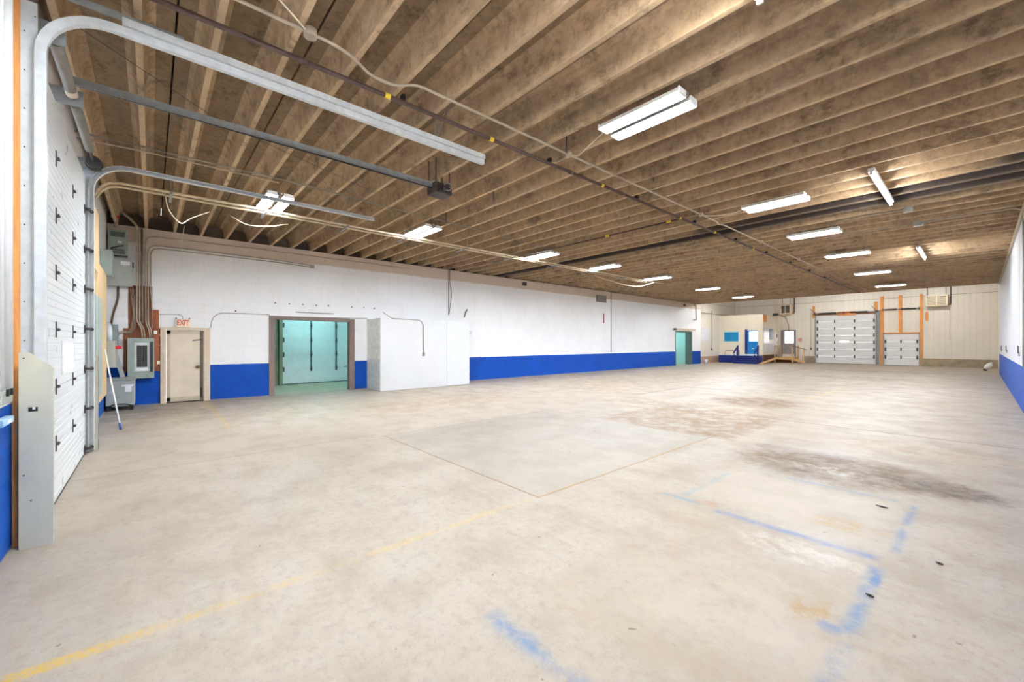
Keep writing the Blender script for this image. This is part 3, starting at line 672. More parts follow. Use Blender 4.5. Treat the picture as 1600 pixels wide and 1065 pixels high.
# unit heaters on the far wall
def heater(px0, px1, py0_, py1_, label, m, louvres, yy=YF-.75):
    a = P(px0, py1_, 'y', yy); c_ = P(px1, py0_, 'y', yy); t = thing('unit_heater', label, 'heater', ((a[0]+c_[0])/2, yy+.3, a[2]), 'unit heaters hung on the far wall')
    x0, x1, z0, z1 = a[0], c_[0], a[2], c_[2]
    MB().box(x0, x1, yy+.03, yy+.55, z0, z1, .02).build('case', m, t)
    MB().box(x0+.08, x1-.08, yy+.02, yy+.03, z0+.1, z1-.1).build('grille_recess', M_black, t)
    if louvres:
        for k in range(9): MB().box(x0+.08, x1-.08, yy-.01, yy+.03, z0+.13+k*(z1-z0-.25)/9, z0+.165+k*(z1-z0-.25)/9).build('louvre', m, t)
        MB().box((x0+x1)/2-.04, (x0+x1)/2+.04, yy-.02, yy+.03, z0+.05, z1-.05).build('mullion', m, t)
    else:
        MB().box((x0+x1)/2-.02, (x0+x1)/2+.02, yy, yy+.03, z0+.1, z1-.1).build('mullion', m, t)
        for k in range(6): MB().box(x0+.08, x1-.08, yy+.005, yy+.025, z0+.15+k*.14, z0+.17+k*.14).build('grille_bar', M_condg, t)
    [MB().obox((q, yy+.3, z1), (q, yy+.3, ZA), .03, .03).build('hanger', M_steel, t) for q in (x0+.1, x1-.1)]
    MB().box(x0+.1, x1-.1, yy+.5, YF, z0+.2, z0+.35).build('wall_bracket', M_steel, t)
    MB().tube([(x1+.12, YF-.05, ZA), (x1+.12, YF-.05, z0+.1), (x1, yy+.5, z0+.1)], .03, 8, .1).build('gas_pipe', M_steel, t)
    return t
heater(1219, 1235, 475, 491, 'square cream unit heater with a dark grille, above the grey man door', mat('heater_cream', (222, 190, 152), .4), False)
heater(1446, 1481, 459.5, 478.5, 'wide louvred beige unit heater high on the far wall', mat('heater_beige', (226, 210, 176), .4), True)
o = thing('pull_switch', 'cord switch hanging on the far wall under the louvred heater', 'switch', (-1.3, YF, 2)); xh = P(1484, 500, 'y', YF)[0]
MB().cyl((xh, YF-.02, 2.1), (xh, YF-.02, 4.2), .012, 6).build('cord', M_cable, o); MB().box(xh-.05, xh+.05, YF-.05, YF, 1.98, 2.16).build('switch_box', M_cable, o)
o = thing('pull_switch', 'cord switch hanging left of the wide far door', 'switch', (-9.9, YF, 1.5)); xh = P(1267.5, 500, 'y', YF)[0]
MB().cyl((xh, YF-.02, 1.2), (xh, YF-.02, 4.6), .012, 6).build('cord', M_condg, o); MB().box(xh-.05, xh+.05, YF-.05, YF, 1.1, 1.3).build('switch_box', M_steel, o)
# things by the right wall
pp = P(1554, 580, 'z', 0)
o = thing('plastic_jug', 'white plastic jug tipped against the foot of the right wall', 'jug', (pp[0]-.0, pp[1], 0)); jx = XR-.32; jy = pp[1]
MB().tube([(jx-.16, jy, .13), (jx-.05, jy, .30), (jx+.02, jy, .42), (jx+.06, jy, .50)], [.11, .15, .13, .05], 14).build('body', M_white, o)
MB().tube([(jx+.06, jy, .50), (jx+.09, jy, .56)], .05, 12).build('cap', M_cable, o)
MB().tube([(jx-.16, jy, .13), (jx-.17, jy, .02)], [.11, .09], 12).build('base', M_black, o)
for (hx, hy_, lab) in ((1565.5, 545, 'small grey wall hook, farthest of the three on the right wall'), (1573.5, 546, 'small grey wall hook, middle of the three on the right wall'), (1593, 549, 'small grey wall hook, nearest of the three on the right wall')):
    q = P(hx, hy_, 'x', XR); t = thing('wall_hook', lab, 'hook', q, 'hooks on the right wall')
    MB().box(q[0]-.02, q[0], q[1]-.12, q[1]+.12, q[2]-.12, q[2]-.02).build('plate', M_condg, t)
    MB().prism([(q[1]-.1, q[2]-.05), (q[1]+.1, q[2]-.05), (q[1]+.03, q[2]+.16), (q[1]-.03, q[2]+.16)], 'x', q[0]-.035, q[0]-.015).build('bracket', M_steel, t)
o = MB().tube([(XR-.04, 9.0, 4.84), (XR-.04, 33.5, 4.84)], .03, 8).build('conduit', M_cond); tag(o, 'dusty conduit along the top of the right wall', 'conduit')
o = MB().tube([(XR-.03, 15.5, 1.16), (XR-.03, 15.5, 4.84)], .012, 6).build('conduit', M_condg); tag(o, 'thin grey conduit dropping down the right wall', 'conduit')
q0 = P(1360, 359.5, 'z', ZC-.04); q1 = P(1575, 329, 'z', ZC-.04)
o = thing('ceiling_conduit', 'conduit with boxes crossing the ceiling joists to the right wall', 'conduit', (-1, q0[1], ZC))
yy = 17.0
yb = P(1435, 349, 'z', ZC-.04)
for nm, pts_ in (('pipe', [(-8.5, yb[1], ZC-.03), (XR-.18, yb[1], ZC-.03), (XR-.03, yb[1], ZC-.10), (XR-.03, yb[1], ZC-.35)]),):
    MB().tube(pts_, .02, 8, .1).build(nm, M_cond, o)
MB().box(yb[0]-.09, yb[0]+.09, yb[1]-.09, yb[1]+.09, ZC-.1, ZC).build('junction_box', M_greybox, o)
yb2 = P(1419, 327, 'z', ZC-.04)
o = thing('ceiling_conduit', 'short conduit ending in a grey box among the joists beyond the strip light', 'conduit', (yb2[0], yb2[1], ZC))
MB().tube([(-2.45, yb2[1], ZC-.03), (yb2[0], yb2[1], ZC-.03)], .02, 8).build('pipe', M_cond, o)
MB().box(yb2[0]-.08, yb2[0]+.08, yb2[1]-.08, yb2[1]+.08, ZC-.1, ZC).build('junction_box', M_greybox, o)

# ------------------------------------------------------------------ man door, exit sign
r = sroot('door_2', (XL, .75, 0)); r['label'] = 'worn cream man door with a round knob under the exit sign'
b = MB().box(XL-.15, XL+.05, .20, .33, 0, 2.18, .006).box(XL-.15, XL+.05, 1.19, 1.34, 0, 2.18, .006).box(XL-.15, XL+.05, .33, 1.19, 2.10, 2.18, .006)
b.build('frame', M_beige, r)
MB().box(XL-.06, XL-.012, .335, 1.185, .03, 2.095, .006).build('leaf', M_cream, r)
b = MB().box(XL-.012, XL-.004, .335, .42, .05, 2.09).box(XL-.012, XL-.004, .335, 1.185, .05, .16).box(XL-.012, XL-.004, .335, 1.185, 1.98, 2.09)
b.build('edging', mat('grimy_cream', (196, 182, 158), .6, var=.1), r)
MB().box(XL-.012, XL+.0, 1.10, 1.175, .05, 2.08).build('weather_strip', mat('dark_strip', (110, 98, 84), .7), r)
MB().cyl((XL-.012, 1.05, 1.02), (XL+.02, 1.05, 1.02), .05, 20).ball((XL+.05, 1.05, 1.02), .035).build('knob', M_brass, r)
MB().obox((XL+.0, .92, 1.80), (XL+.0, 1.17, 1.83), .012, .03).build('hinge', M_black, r)
MB().obox((XL+.0, 1.13, .12), (XL+.0, 1.13, .40), .012, .04, (0, 1, 0)).build('hinge', M_black, r)
MB().box(XL-.06, XL, .32, 1.2, 0, .028).build('threshold', M_black, r)
o = thing('exit_sign', 'cream box sign reading EXIT in red above the cream man door', 'sign', (XL, .70, 2.19))
MB().box(XL, XL+.07, .53, .87, 2.19, 2.42, .008).build('case', mat('sign_cream', (240, 222, 196), .4), o)
fc = bpy.data.curves.new('exit_text', 'FONT'); fc.body = 'EXIT'; fc.size = .215; fc.extrude = .003; fc.align_x = 'CENTER'; fc.align_y = 'CENTER'; fc.offset = .004
fo = bpy.data.objects.new('tmp', fc); C.objects.link(fo); bpy.context.view_layer.update()
me = bpy.data.meshes.new_from_object(fo.evaluated_get(bpy.context.evaluated_depsgraph_get())); bpy.data.objects.remove(fo, do_unlink=True)
me.transform(Matrix.Translation((XL+.074, .70, 2.305)) @ Matrix(((0, 0, 1, 0), (1, 0, 0, 0), (0, 1, 0, 0), (0, 0, 0, 1))) @ Matrix.Diagonal((.62, 1, 1, 1)))
me.materials.append(mat('exit_red', (196, 58, 36), .5)); tx = bpy.data.objects.new('lettering', me); C.objects.link(tx); tx.parent = o; tx.matrix_parent_inverse = Matrix.Translation((-XL, -.70, -2.19))
for y_ in (.55, .85): MB().cyl((XL+.03, y_, 2.42), (XL+.03, y_, 2.46), .02, 10).build('lamp_socket', M_condg, o)

# ------------------------------------------------------------------ left wall: electrical corner
def L(px, py, off=.03): q = P(px, py, 'x', XL+off); return q
def wall_tube(name, pts, r, m, label, off=.03, cat='conduit', group=None, sm=.08):
    o = MB().tube([L(a, c_, off) for a, c_ in pts], r, 8, sm).build(name, m); return tag(o, label, cat, group)
tag(MB().box(XL, XL+.02, -.56, .26, .93, 2.13).box(XL, XL+.02, -.46, .03, 2.13, 3.3).build('backing_board', M_ply), 'brown plywood backing board behind the open breaker panel', 'board')
tag(MB().box(XL+.02, XL+.045, .05, .17, 1.05, 2.66).build('timber_strip', wood('red_brown_strip', (168, 92, 46), 'z')), 'upright red-brown timber strip right of the breaker panel', 'timber')
bp = thing('breaker_panel', 'grey-green breaker panel standing open on the brown board', 'electrical panel', (XL+.02, -.2, .76))
b = MB(); y0, y1, z0, z1 = -.475, .072, .76, 1.86
iy0, iy1, iz0, iz1 = -.335, -.02, .95, 1.74
xf = XL+.17
b.box(XL+.02, xf-.01, y0+.02, y1-.02, z0+.02, z1-.02); b.box(xf-.01, xf, y0, iy0, z0, z1).box(xf-.01, xf, iy1, y1, z0, z1).box(xf-.01, xf, iy0, iy1, z0, iz0).box(xf-.01, xf, iy0, iy1, iz1, z1)
b.build('case', M_panelgrn, bp)
MB().box(xf-.012, xf-.004, iy0, iy1, iz0, iz1).build('dead_front', mat('pale_dead_front', (196, 204, 200), .4), bp)
for (a, c_) in ((-.285, -.185), (-.175, -.075)):
    bk = MB().box(xf-.004, xf+.012, a, c_, 1.07, 1.66, .002).build('breaker_row', M_black, bp)
    b = MB()
    for k in range(12): b.box(xf+.012, xf+.02, a+.02, c_-.02, 1.085+k*.048, 1.105+k*.048)
    b.build('switches', M_steel, bk)
MB().box(xf-.003, xf+.002, -.31, -.06, .965, 1.05).build('label_strip', M_white, bp)
MB().box(xf-.003, xf+.002, -.30, -.08, 1.68, 1.72).build('label_strip', M_white, bp)
MB().box(xf, xf+.03, -.015, .045, .93, 1.76, .003).build('open_door', mat('dark_glossy_door', (62, 66, 66), .2, .3), bp)
# big disconnect box and the louvred heater above it, transformer on the floor
bx = thing('disconnect_box', 'large grey enclosure with a white label and red sticker, high in the corner', 'electrical box', (XL, -.63, 3.2))
MB().box(XL, XL+.30, YD+.01, -.375, 3.24, 3.98, .012).build('case', M_greybox, bx)
MB().box(XL+.30, XL+.312, YD+.05, -.41, 3.30, 3.95, .004).build('lid', M_greybox, bx)
MB().box(XL+.312, XL+.315, -.60, -.42, 3.80, 3.90).build('label', M_white, bx)
MB().box(XL+.312, XL+.316, -.83, -.77, 3.58, 3.66).build('sticker', M_red, bx)
MB().box(XL+.25, XL+.30, -.375, -.35, 3.75, 3.90).build('latch', M_black, bx)
MB().tube([(XL+.1, -.66, 3.24), (XL+.1, -.66, 2.9), (XL+.08, -.76, 2.5), (XL+.06, -.80, 2.2)], .025, 8, .2).build('flexible_conduit', mat('brown_flex', (96, 74, 60), .6), bx)
hv = thing('louvred_unit', 'grey-green louvred unit under the ceiling in the corner', 'ventilator', (XL, -.62, 4.1))
MB().box(XL, XL+.24, YD+.03, -.47, 4.06, 4.72, .01).build('case', M_panelgrn, hv)
b = MB()
for k in range(4): b.box(XL+.24, XL+.25, -.80, -.52, 4.55+k*.035, 4.568+k*.035); b.box(XL+.24, XL+.25, -.80, -.52, 4.10+k*.035, 4.118+k*.035)
b.build('louvres', M_black, hv)
MB().tube([(XL+.26, -.80, 4.22), (XL+.28, -.66, 4.28), (XL+.28, -.55, 4.32)], .018, 8).build('lever', M_steel, hv)
MB().box(XL+.24, XL+.27, -.66, -.58, 4.38, 4.43).build('plate', M_white, hv)
tr = thing('floor_transformer', 'grey floor-standing transformer with a pinned white note', 'transformer', (-14.75, -.58, 0))
MB().box(-15.2, -14.48, -.855, -.315, .13, .80, .01).build('case', M_greybox, tr)
MB().box(-15.23, -14.45, -.87, -.295, .78, .815, .006).build('lid', M_greybox, tr)
MB().box(-14.48, -14.474, -.50, -.375, .47, .66).box(-14.48, -14.475, -.56, -.34, .615, .66).build('note', M_white, tr)
for x_ in (-15.1, -14.55):
    for y_ in (-.80, -.38): MB().box(x_-.06, x_+.06, y_-.04, y_+.04, 0, .13).build('foot', M_black, tr)
MB().box(-15.15, -14.50, -.84, -.33, .10, .13).build('base_frame', M_galvd, tr)
MB().tube([(-14.47, -.84, .10), (-14.44, -.70, .17), (-14.44, -.5, .17), (-14.46, -.34, .11)], .012, 6).build('cable', M_black, tr)
wy = MB().obox((XL+.25, -.72, 1.50), (XL+.25, -.56, .82), .16, .09, (0, 1, 0)).build('wireway', M_greybox); tag(wy, 'grey slanted wireway dropping to the floor transformer', 'wireway')
sb = MB().box(XL, XL+.12, -.80, -.66, 1.55, 2.22, .006).build('switch_box', mat('slate_box', (120, 130, 132), .4)); tag(sb, 'slate grey narrow box on the left wall near the corner', 'electrical box')
gv = thing('gas_valve', 'grey valve with a red handle just under the ceiling in the corner', 'valve', P(181, 335, 'x', XL+.30))
q = P(180, 334, 'x', XL+.30)
MB().cyl((q[0], q[1], q[2]-.35), (q[0], q[1], q[2]+.13), .03, 10).build('pipe', M_condg, gv)
MB().tube([(q[0], q[1]-.02, q[2]-.1), (q[0], q[1]-.02, q[2]+.12)], [.07, .05], 12).build('body', M_greybox, gv)
MB().box(q[0]+.03, q[0]+.12, q[1]-.02, q[1]+.08, q[2]-.12, q[2]-.06, .01).build('handle', M_red, gv)
MB().box(XL, q[0]+.03, q[1]-.02, q[1]+.02, q[2]-.2, q[2]-.16).build('bracket', M_condg, gv)
# conduits above the panel
GC = 'conduits feeding the breaker panel'
wall_tube('conduit', [(184, 328), (200, 340), (213, 352), (214, 400), (213.5, 500), (221, 513), (222.5, 528)], .018, M_cond, 'leftmost conduit dropping into the breaker panel, coming from the beam', .12, group=GC)
wall_tube('conduit', [(187, 328), (203, 340), (217, 355), (218, 400), (218, 503), (224.5, 514), (226, 528)], .018, M_cond, 'second conduit from the left above the breaker panel', .09, group=GC)
wall_tube('conduit', [(222, 357), (222, 470), (222, 505)], .022, M_condg, 'straight grey conduit in the middle of the bundle above the panel', .05, group=GC)
wall_tube('conduit', [(640, 419.5), (420, 391), (243, 369.5), (231, 370.5), (227, 379), (227, 400), (228, 505), (233, 516), (234, 528)], .016, M_cond, 'upper conduit bending from the panel along the top of the wall', .04, group=GC)
wall_tube('conduit', [(486, 414), (420, 404.5), (246, 383.5), (235, 384.5), (231, 392), (231, 410), (231.5, 505), (236, 516), (237.5, 528)], .016, M_cond, 'middle conduit bending from the panel along the wall', .04, group=GC)
wall_tube('conduit', [(486, 417), (420, 408), (248, 388), (239, 389), (235.5, 397), (235.5, 455), (237, 470), (237, 483)], .016, M_cond, 'lower conduit bending from the wood strip along the wall', .04, group=GC)
wall_tube('conduit', [(249, 490.5), (278, 490.5), (285, 493), (286, 499)], .008, M_condg, 'thin conduit running to the exit sign', .03, sm=.05)
o = MB().box(XL, XL+.05, L(486, 410)[1]-.04, L(486, 410)[1]+.10, 4.32, 4.44).build('junction_box', M_cond); tag(o, 'small box where the wall conduits end', 'junction box')
b = MB()
for k in range(4):
    rr = .10+.035*k; cy_, cz_ = -.55, 1.90
    b.tube([(XL+.05+.01*k, cy_+rr*1.1*math.cos(a), cz_+rr*math.sin(a)-.02*k) for a in [math.radians(50+20*j) for j in range(12)]], .007, 6)
    b.tube([(XL+.05+.01*k, cy_+rr*1.1*math.cos(math.radians(50)), cz_+rr*math.sin(math.radians(50))-.02*k), (XL+.06, -.40+.03*k, 2.16), (XL+.06, -.36+.01*k, 2.5), (XL+.06, -.42+.03*k, 3.2)], .007, 6)
tag(b.build('cable_coil', M_cond), 'loops of pale cable left of the breaker panel', 'cable')
for (px, py, lab, m) in ((243, 519, 'small white outlet box at the top of the timber strip', M_white), (247.5, 566, 'small cream outlet box low on the timber strip', M_cable)):
    q = L(px, py, .045); tag(MB().box(q[0], q[0]+.03, q[1]-.035, q[1]+.035, q[2]-.05, q[2]+.05, .004).build('outlet_box', m), lab, 'outlet')
o = MB().tube([L(240, 521), L(250, 522), L(253, 535), L(248, 541), L(240, 537)], .008, 6, .1).build('cable', M_cable); tag(o, 'white cable curling off the right side of the breaker panel', 'cable')
# near wall cabinets seen edge on
def ncab(name, x0, x1, z0, z1, d, m, label, cat='electrical box'):
    return tag(MB().box(x0, x1, YD, YD+d, z0, z1, .006).build(name, m), label, cat)
ncab('wall_cabinet', -9.72, -10.95, .78, 2.55, .19, M_panelgrn, 'tall grey-green cabinet on the wall beyond the near door', 'cabinet')
ncab('plywood_board', -11.05, -13.2, .55, 3.3, .12, M_pine, 'pale plywood board beyond the tall grey-green cabinet', 'board')
ncab('plywood_board', -9.75, -11.0, 3.05, 4.15, .14, M_pine, 'pale plywood board high above the tall grey-green cabinet', 'board')
ncab('timber_post', -10.2, -10.3, 0, .78, .16, M_pine, 'pine post under the tall grey-green cabinet', 'timber')
ncab('electrical_box', -13.4, -14.1, 3.3, 3.9, .2, M_panelgrn, 'green-grey box beside the big labelled enclosure')
dc = thing('safety_switch', 'pale safety switch with a red handle near the corner', 'electrical box', (-13.6, YD, 1.2))
MB().box(-14.1, -13.3, YD+.0, YD+.26, 1.15, 1.78, .01).build('case', M_greybox, dc)
MB().tube([(-13.7, YD+.14, 1.78), (-13.7, YD+.14, 2.05), (-13.9, YD+.10, 2.2)], .05, 10, .1).build('fitting', M_galv, dc)
MB().box(-13.5, -13.3, YD+.26, YD+.36, 1.58, 1.66, .01).build('handle', M_red, dc)
mp = thing('mop_handle', 'white pole with a blue tip leaning near the corner', 'pole', (-11.3, -.45, 0))
p0 = Vector(P(189, 671, 'z', 0.0)); p1 = Vector(P(163.5, 545, 'y', -.74)); d_ = (p1-p0).normalized()
MB().cyl(p0+d_*.10, p1, .013, 12).build('shaft', M_white, mp); MB().cyl(p0+Vector((0, 0, .005)), p0+d_*.14, .019, 12).build('tip', mat('blue_plastic', (30, 90, 150), .4), mp)
# switch boxes on the near wall by the stud
def nearbox(px0, px1, py0_, py1_, m, label, cat, extra=None):
    a = P(px0, py1_, 'y', YD+.05); c_ = P(px1, py0_, 'y', YD+.05); xa_, xb_ = sorted((a[0], c_[0]))
    t = thing('outlet_box', label, cat, ((xa_+xb_)/2, YD, a[2])); MB().box(xa_, xb_, YD, YD+.05, a[2], c_[2], .005).build('box', m, t)
    return t, xa_, xb_, a[2], c_[2]
t, a, c_, z0, z1 = nearbox(3, 20, 611, 634, M_greybox, 'grey double switch box at the end of the white conduit', 'switch')
for k in (0, 1): MB().box(a+.05+k*.12, a+.09+k*.12, YD+.05, YD+.065, z0+.06, z0+.11).build('toggle', M_black, t)
t, a, c_, z0, z1 = nearbox(5, 22, 648, 668, mat('blue_white_box', (160, 196, 220), .4), 'pale blue splashed outlet box below the grey switch box', 'outlet')
MB().box(a+.1, a+.2, YD+.05, YD+.056, z0+.04, z1-.04).build('cover', M_white, t)
tag(MB().cyl((-5.07, YD+.03, 1.36), (-5.07, YD+.03, ZD), .028, 12).build('conduit', M_white), 'fat white conduit on the near wall beside the orange stud', 'conduit')
tag(MB().cyl((-4.96, YD+.02, 1.36), (-4.96, YD+.02, ZD), .012, 10).build('conduit', M_white), 'thin white conduit beside the fat white one on the near wall', 'conduit')

# ------------------------------------------------------------------ plywood box enclosure on the left wall
BX = -14.12
be = thing('plywood_enclosure', 'white painted boxed-out enclosure standing against the long left wall', 'enclosure', (-14.7, 8.1, 0))
by0, by1 = 6.16, 10.02; bz = 2.62
mw = block_wall_material('white_plywood', (214, 214, 214), (20, 74, 160), -1, 'y', None, .99, False)
MB().box(XL, BX, by0, by1, .0, bz, .006).build('carcass', mw, be)
MB().box(BX, BX+.012, 8.93, by1, .02, bz-.06, .002).build('cover_sheet', mat('white_sheet', (212, 214, 217), .5, var=.02), be)
MB().box(XL+.02, BX-.01, by0-.006, by0, .02, bz-.04).build('end_panel', mat('pale_grey_panel', (228, 228, 220), .6), be)
MB().box(XL+.02, BX-.01, by0-.012, by0-.006, .02, 1.15).build('end_panel', mat('pale_grey_panel_low', (216, 218, 214), .6), be)
def B(px, py, off=.02): return P(px, py, 'x', BX+off)
o = thing('conduit_drop', 'grey conduit bending down the white enclosure to a switch', 'conduit', B(661, 553))
MB().tube([B(598, 487), B(605, 492), B(613, 497.5), B(650, 499.5), B(658, 501), B(661.5, 507), B(661.8, 551)], .014, 8, .12).build('pipe', M_condg, o)
q = B(662, 553); MB().box(BX+.0, BX+.04, q[1]-.045, q[1]+.045, q[2]-.07, q[2]+.07, .004).build('switch_box', M_condg, o)
wall_tube('conduit', [(574, 497), (553, 497), (423, 494), (420, 491), (345, 488.5), (336, 493), (331, 500), (329, 512)], .009, M_condg, 'thin surface conduit running above the wide opening', .02)
wall_tube('conduit', [(701, 421), (701, 492)], .016, M_condg, 'straight grey conduit dropping from the ceiling to the enclosure', .03)
wall_tube('conduit', [(703, 421), (702.5, 440), (706, 458), (704, 475), (701.5, 492)], .014, M_condg, 'wavy grey flexible conduit beside the straight one above the enclosure', .05, sm=.3)
wall_tube('pipe_stub', [(725.5, 495.5), (727, 489), (730, 483)], .022, M_steel, 'short dark pipe stub leaning at the top of the enclosure', .06, 'pipe')
q = L(733.5, 519.5, 0); o = thing('wall_outlet', 'round grey fixture on the wall right of the enclosure', 'outlet', q)
MB().cyl((XL, q[1], q[2]), (XL+.05, q[1], q[2]), .08, 16).build('ring', M_condg, o); MB().cyl((XL+.05, q[1], q[2]), (XL+.06, q[1], q[2]), .055, 16).build('cover', M_white, o)
q = P(735, 599, 'z', 0); o = thing('door_post', 'grey steel stub post with a valve at the corner of the enclosure', 'post', (q[0], q[1], 0))
px_ = BX-.5; q = (px_, by1+.12)
MB().box(q[0]-.03, q[0]+.06, q[1]-.03, q[1]+.09, 0, .62, .005).build('post', M_galvd, o)
MB().box(q[0]-.06, q[0]+.12, q[1]-.08, q[1]+.14, 0, .03).build('foot', M_steel, o)
MB().cyl((q[0], q[1]+.1, .5), (q[0], q[1]+.24, .5), .03, 10).build('valve', M_galvd, o)
# vent grille, sticker, joints, bolts on the left wall
vg = thing('wall_vent', 'grey louvred vent high on the left wall', 'vent', (XL, 20.7, 4.25))
MB().box(XL, XL+.04, 20.25, 21.25, 4.22, 4.64, .006).build('frame', M_condg, vg)
b = MB()
for k in range(9): b.box(XL+.04, XL+.06, 20.31, 21.19, 4.26+k*.04, 4.275+k*.04)
b.build('louvres', mat('green_grey_slats', (150, 154, 144), .5), vg)
tag(MB().box(XL, XL+.01, 20.95, 21.07, 2.95, 3.55).build('notice_strip', mat('red_notice', (170, 80, 80), .6)), 'small upright reddish notice under the wall vent', 'notice')
wall_tube('conduit', [(955, 456), (955, 550)], .02, M_condg, 'thin vertical joint line down the long left wall', .015)  # thin tube standing in for the wall joint
wall_tube('conduit', [(1085, 477), (1088, 477), (1088.3, 499.5), (1083.5, 499.5)], .035, M_condg, 'hooked grey pipe high on the left wall above the far opening', .06, 'pipe', sm=.05)
for (px, py, lab) in ((1069, 476.5, 'small dark junction box under the ceiling near the far opening'), (819, 443.5, 'small dark junction box near the top of the left wall beyond the enclosure')):
    q = L(px, py, 0); tag(MB().box(XL, XL+.08, q[1]-.12, q[1]+.12, q[2]-.09, q[2]+.09, .01).build('junction_box', M_steel), lab, 'junction box')
q = L(1054, 514, 0); tag(MB().box(XL+.05, XL+.13, q[1]-.25, q[1]+.1, q[2]-.08, q[2]+.08).build('door_buzzer', M_steel), 'small dark box at the top corner of the far opening', 'box')
bolts = [(430, 473), (452, 474.5), (473, 475.5), (494, 476.8), (513, 477.5), (549.5, 479.5), (568.5, 480.5), (584.5, 481.8), (368, 485.7)]
nth = ['leftmost', 'second from the left', 'third from the left', 'fourth from the left', 'fifth from the left', 'third from the right', 'second from the right', 'rightmost']
for i, (px, py) in enumerate(bolts):
    q = L(px, py, 0); o = MB().cyl((XL, q[1], q[2]), (XL+.03, q[1], q[2]), .022, 8).build('anchor_bolt', M_steel)
    tag(o, (nth[i]+' dark anchor bolt of the row above the wide opening') if i < 8 else 'dark anchor bolt low on the wall between the man door and the wide opening', 'bolt', 'anchor bolts in a row above the wide opening')
b0 = L(462, 487.5, 0); b1 = L(522, 490.3, 0)
tag(MB().obox((XL+.015, b0[1], b0[2]), (XL+.015, b1[1], b1[2]), .03, .025).build('slotted_rail', M_condg), 'thin grey rail on the wall above the wide opening', 'rail')
o = MB().tube([(XL+.5, L(288, 352, .5)[1], ZC+.1), L(288, 352, .5), L(284, 378, .5), L(283, 395, .5), L(284, 417, .5)], .009, 6, .2).build('hanging_cable', M_cable); tag(o, 'white cable end hanging down in front of the left wall', 'cable')

# side room door and lamps
r = sroot('door_7', (-19, 5.5, 0)); r['label'] = 'pale teal-lit sectional door seen through the wide opening'
xd = -19.0
for i in range(5):
    z0 = .02+.61*i; pr_ = section_profile(z0, z0+.61, xd, .05, 1, 8)
    MB().prism([(u, v) for u, v in pr_], 'y', 4.05, 7.6).build('door_section', M_dwhite, r)
    if i:
        for sy in (4.12,): hinge_at((xd, sy, z0), (1, 0, 0), (0, 1, 0), r, 1.2)
for sy in (5.18, 6.22):
    MB().box(xd, xd+.03, sy-.03, sy+.03, .62, 3.0).build('stile_strut', mat('teal_steel', (70, 110, 112), .5), r)
    for i in range(1, 5): hinge_at((xd+.03, sy, .02+.61*i), (1, 0, 0), (0, 1, 0), r, 1.3)
MB().box(xd-.02, xd+.02, 4.05, 7.6, 0, .03).build('bottom_seal', M_black, r)
MB().box(xd+.0, xd+.06, 6.55, 6.68, .66, .69).build('door_pull', M_black, r)
b = MB().box(-19.1, -18.9, 3.75, 3.9, 0, 3.3).box(-19.05, -18.8, 3.93, 4.05, 0, 3.3)
struct(b.build('trim_9', mat('olive_jamb', (126, 130, 104), .6)), 'olive jamb of the side room door')
def side_lamp(x, y, label):
    t = thing('ceiling_fixture', label, 'ceiling light', (x, y, 3.3)); MB().box(x-.15, x+.15, y-.6, y+.6, 3.3, 3.4, .01).build('housing', M_white, t)
    for k in (-.07, .07): MB().cyl((x+k, y-.57, 3.28), (x+k, y+.57, 3.28), .018, 10).build('lamp_tube', M_tubec, t)
side_lamp(-17.4, 5.0, 'cool-lit fixture inside the side room behind the wide opening')
side_lamp(-17.4, 9.0, 'cool-lit fixture in the side room, beyond the wide opening')
side_lamp(-17.0, 31.4, 'cool-lit fixture in the side room behind the far opening')
side_lamp(-18.3, 33.3, 'added cool-lit fixture at the end of the side room behind the far opening')  # this and the next fixture are added to brighten the far opening
side_lamp(-18.3, 29.5, 'added cool-lit fixture in the side room just short of the far opening')

# ------------------------------------------------------------------ ceiling services
gp = thing('gas_pipe', 'long dark brown gas pipe with yellow bands along the ceiling', 'pipe', (-4.93, 10, 4.84))
MB().tube([(-4.93, -.88, 4.84), (-4.93, 33.0, 4.84)], .028, 12).build('pipe', M_pipe, gp)
for y_ in (2.24, 3.91, 6.7, 9.9, 11.9, 14.9):
    MB().cyl((-4.93, y_-.035, 4.84), (-4.93, y_+.035, 4.84), .033, 14).build('yellow_band', M_yel, gp)
for y_ in (1.26, 5.75, 7.4, 12.7): MB().cyl((-4.93, y_-.05, 4.84), (-4.93, y_+.05, 4.84), .036, 14).build('coupling', M_pipe, gp)
for k in range(9): y_ = 2.45+k*1.83*1.5; MB().box(-4.97, -4.89, y_-.02, y_+.02, 4.865, 4.93).build('pipe_clip', M_black, gp)
br = thing('gas_branch_pipe', 'dark gas pipe branching off under the joists towards the left wall', 'pipe', (-7, 10.4, 4.84))
MB().tube([(-4.93, 10.05, 4.86), (-8.8, 10.05, 4.86), (-12.6, 10.05, 4.86)], .022, 10).build('pipe', M_pipe, br)
for x_ in (-5.3, -7.2): MB().cyl((x_-.06, 10.05, 4.86), (x_+.06, 10.05, 4.86), .03, 12).build('yellow_band', M_yel, br)
cd = thing('ceiling_conduit', 'pale conduit snaking along the joists beside the brown gas pipe', 'conduit', (-4.5, 10, 4.87))
cpts = [(-4.5, .35, 4.88), (-4.5, 1.10, 4.88), (-4.5, 1.45, 4.88), (-4.57, 1.69, 4.88), (-4.74, 1.93, 4.88), (-4.74, 2.25, 4.88), (-4.54, 2.43, 4.88), (-4.54, 5.2, 4.88), (-4.52, 10.1, 4.88), (-4.52, 11.1, 4.88), (-4.60, 11.35, 4.88), (-4.52, 11.5, 4.88), (-4.5, 32, 4.88)]
MB().tube(cpts, .017, 8, .12).build('pipe', M_cond, cd)
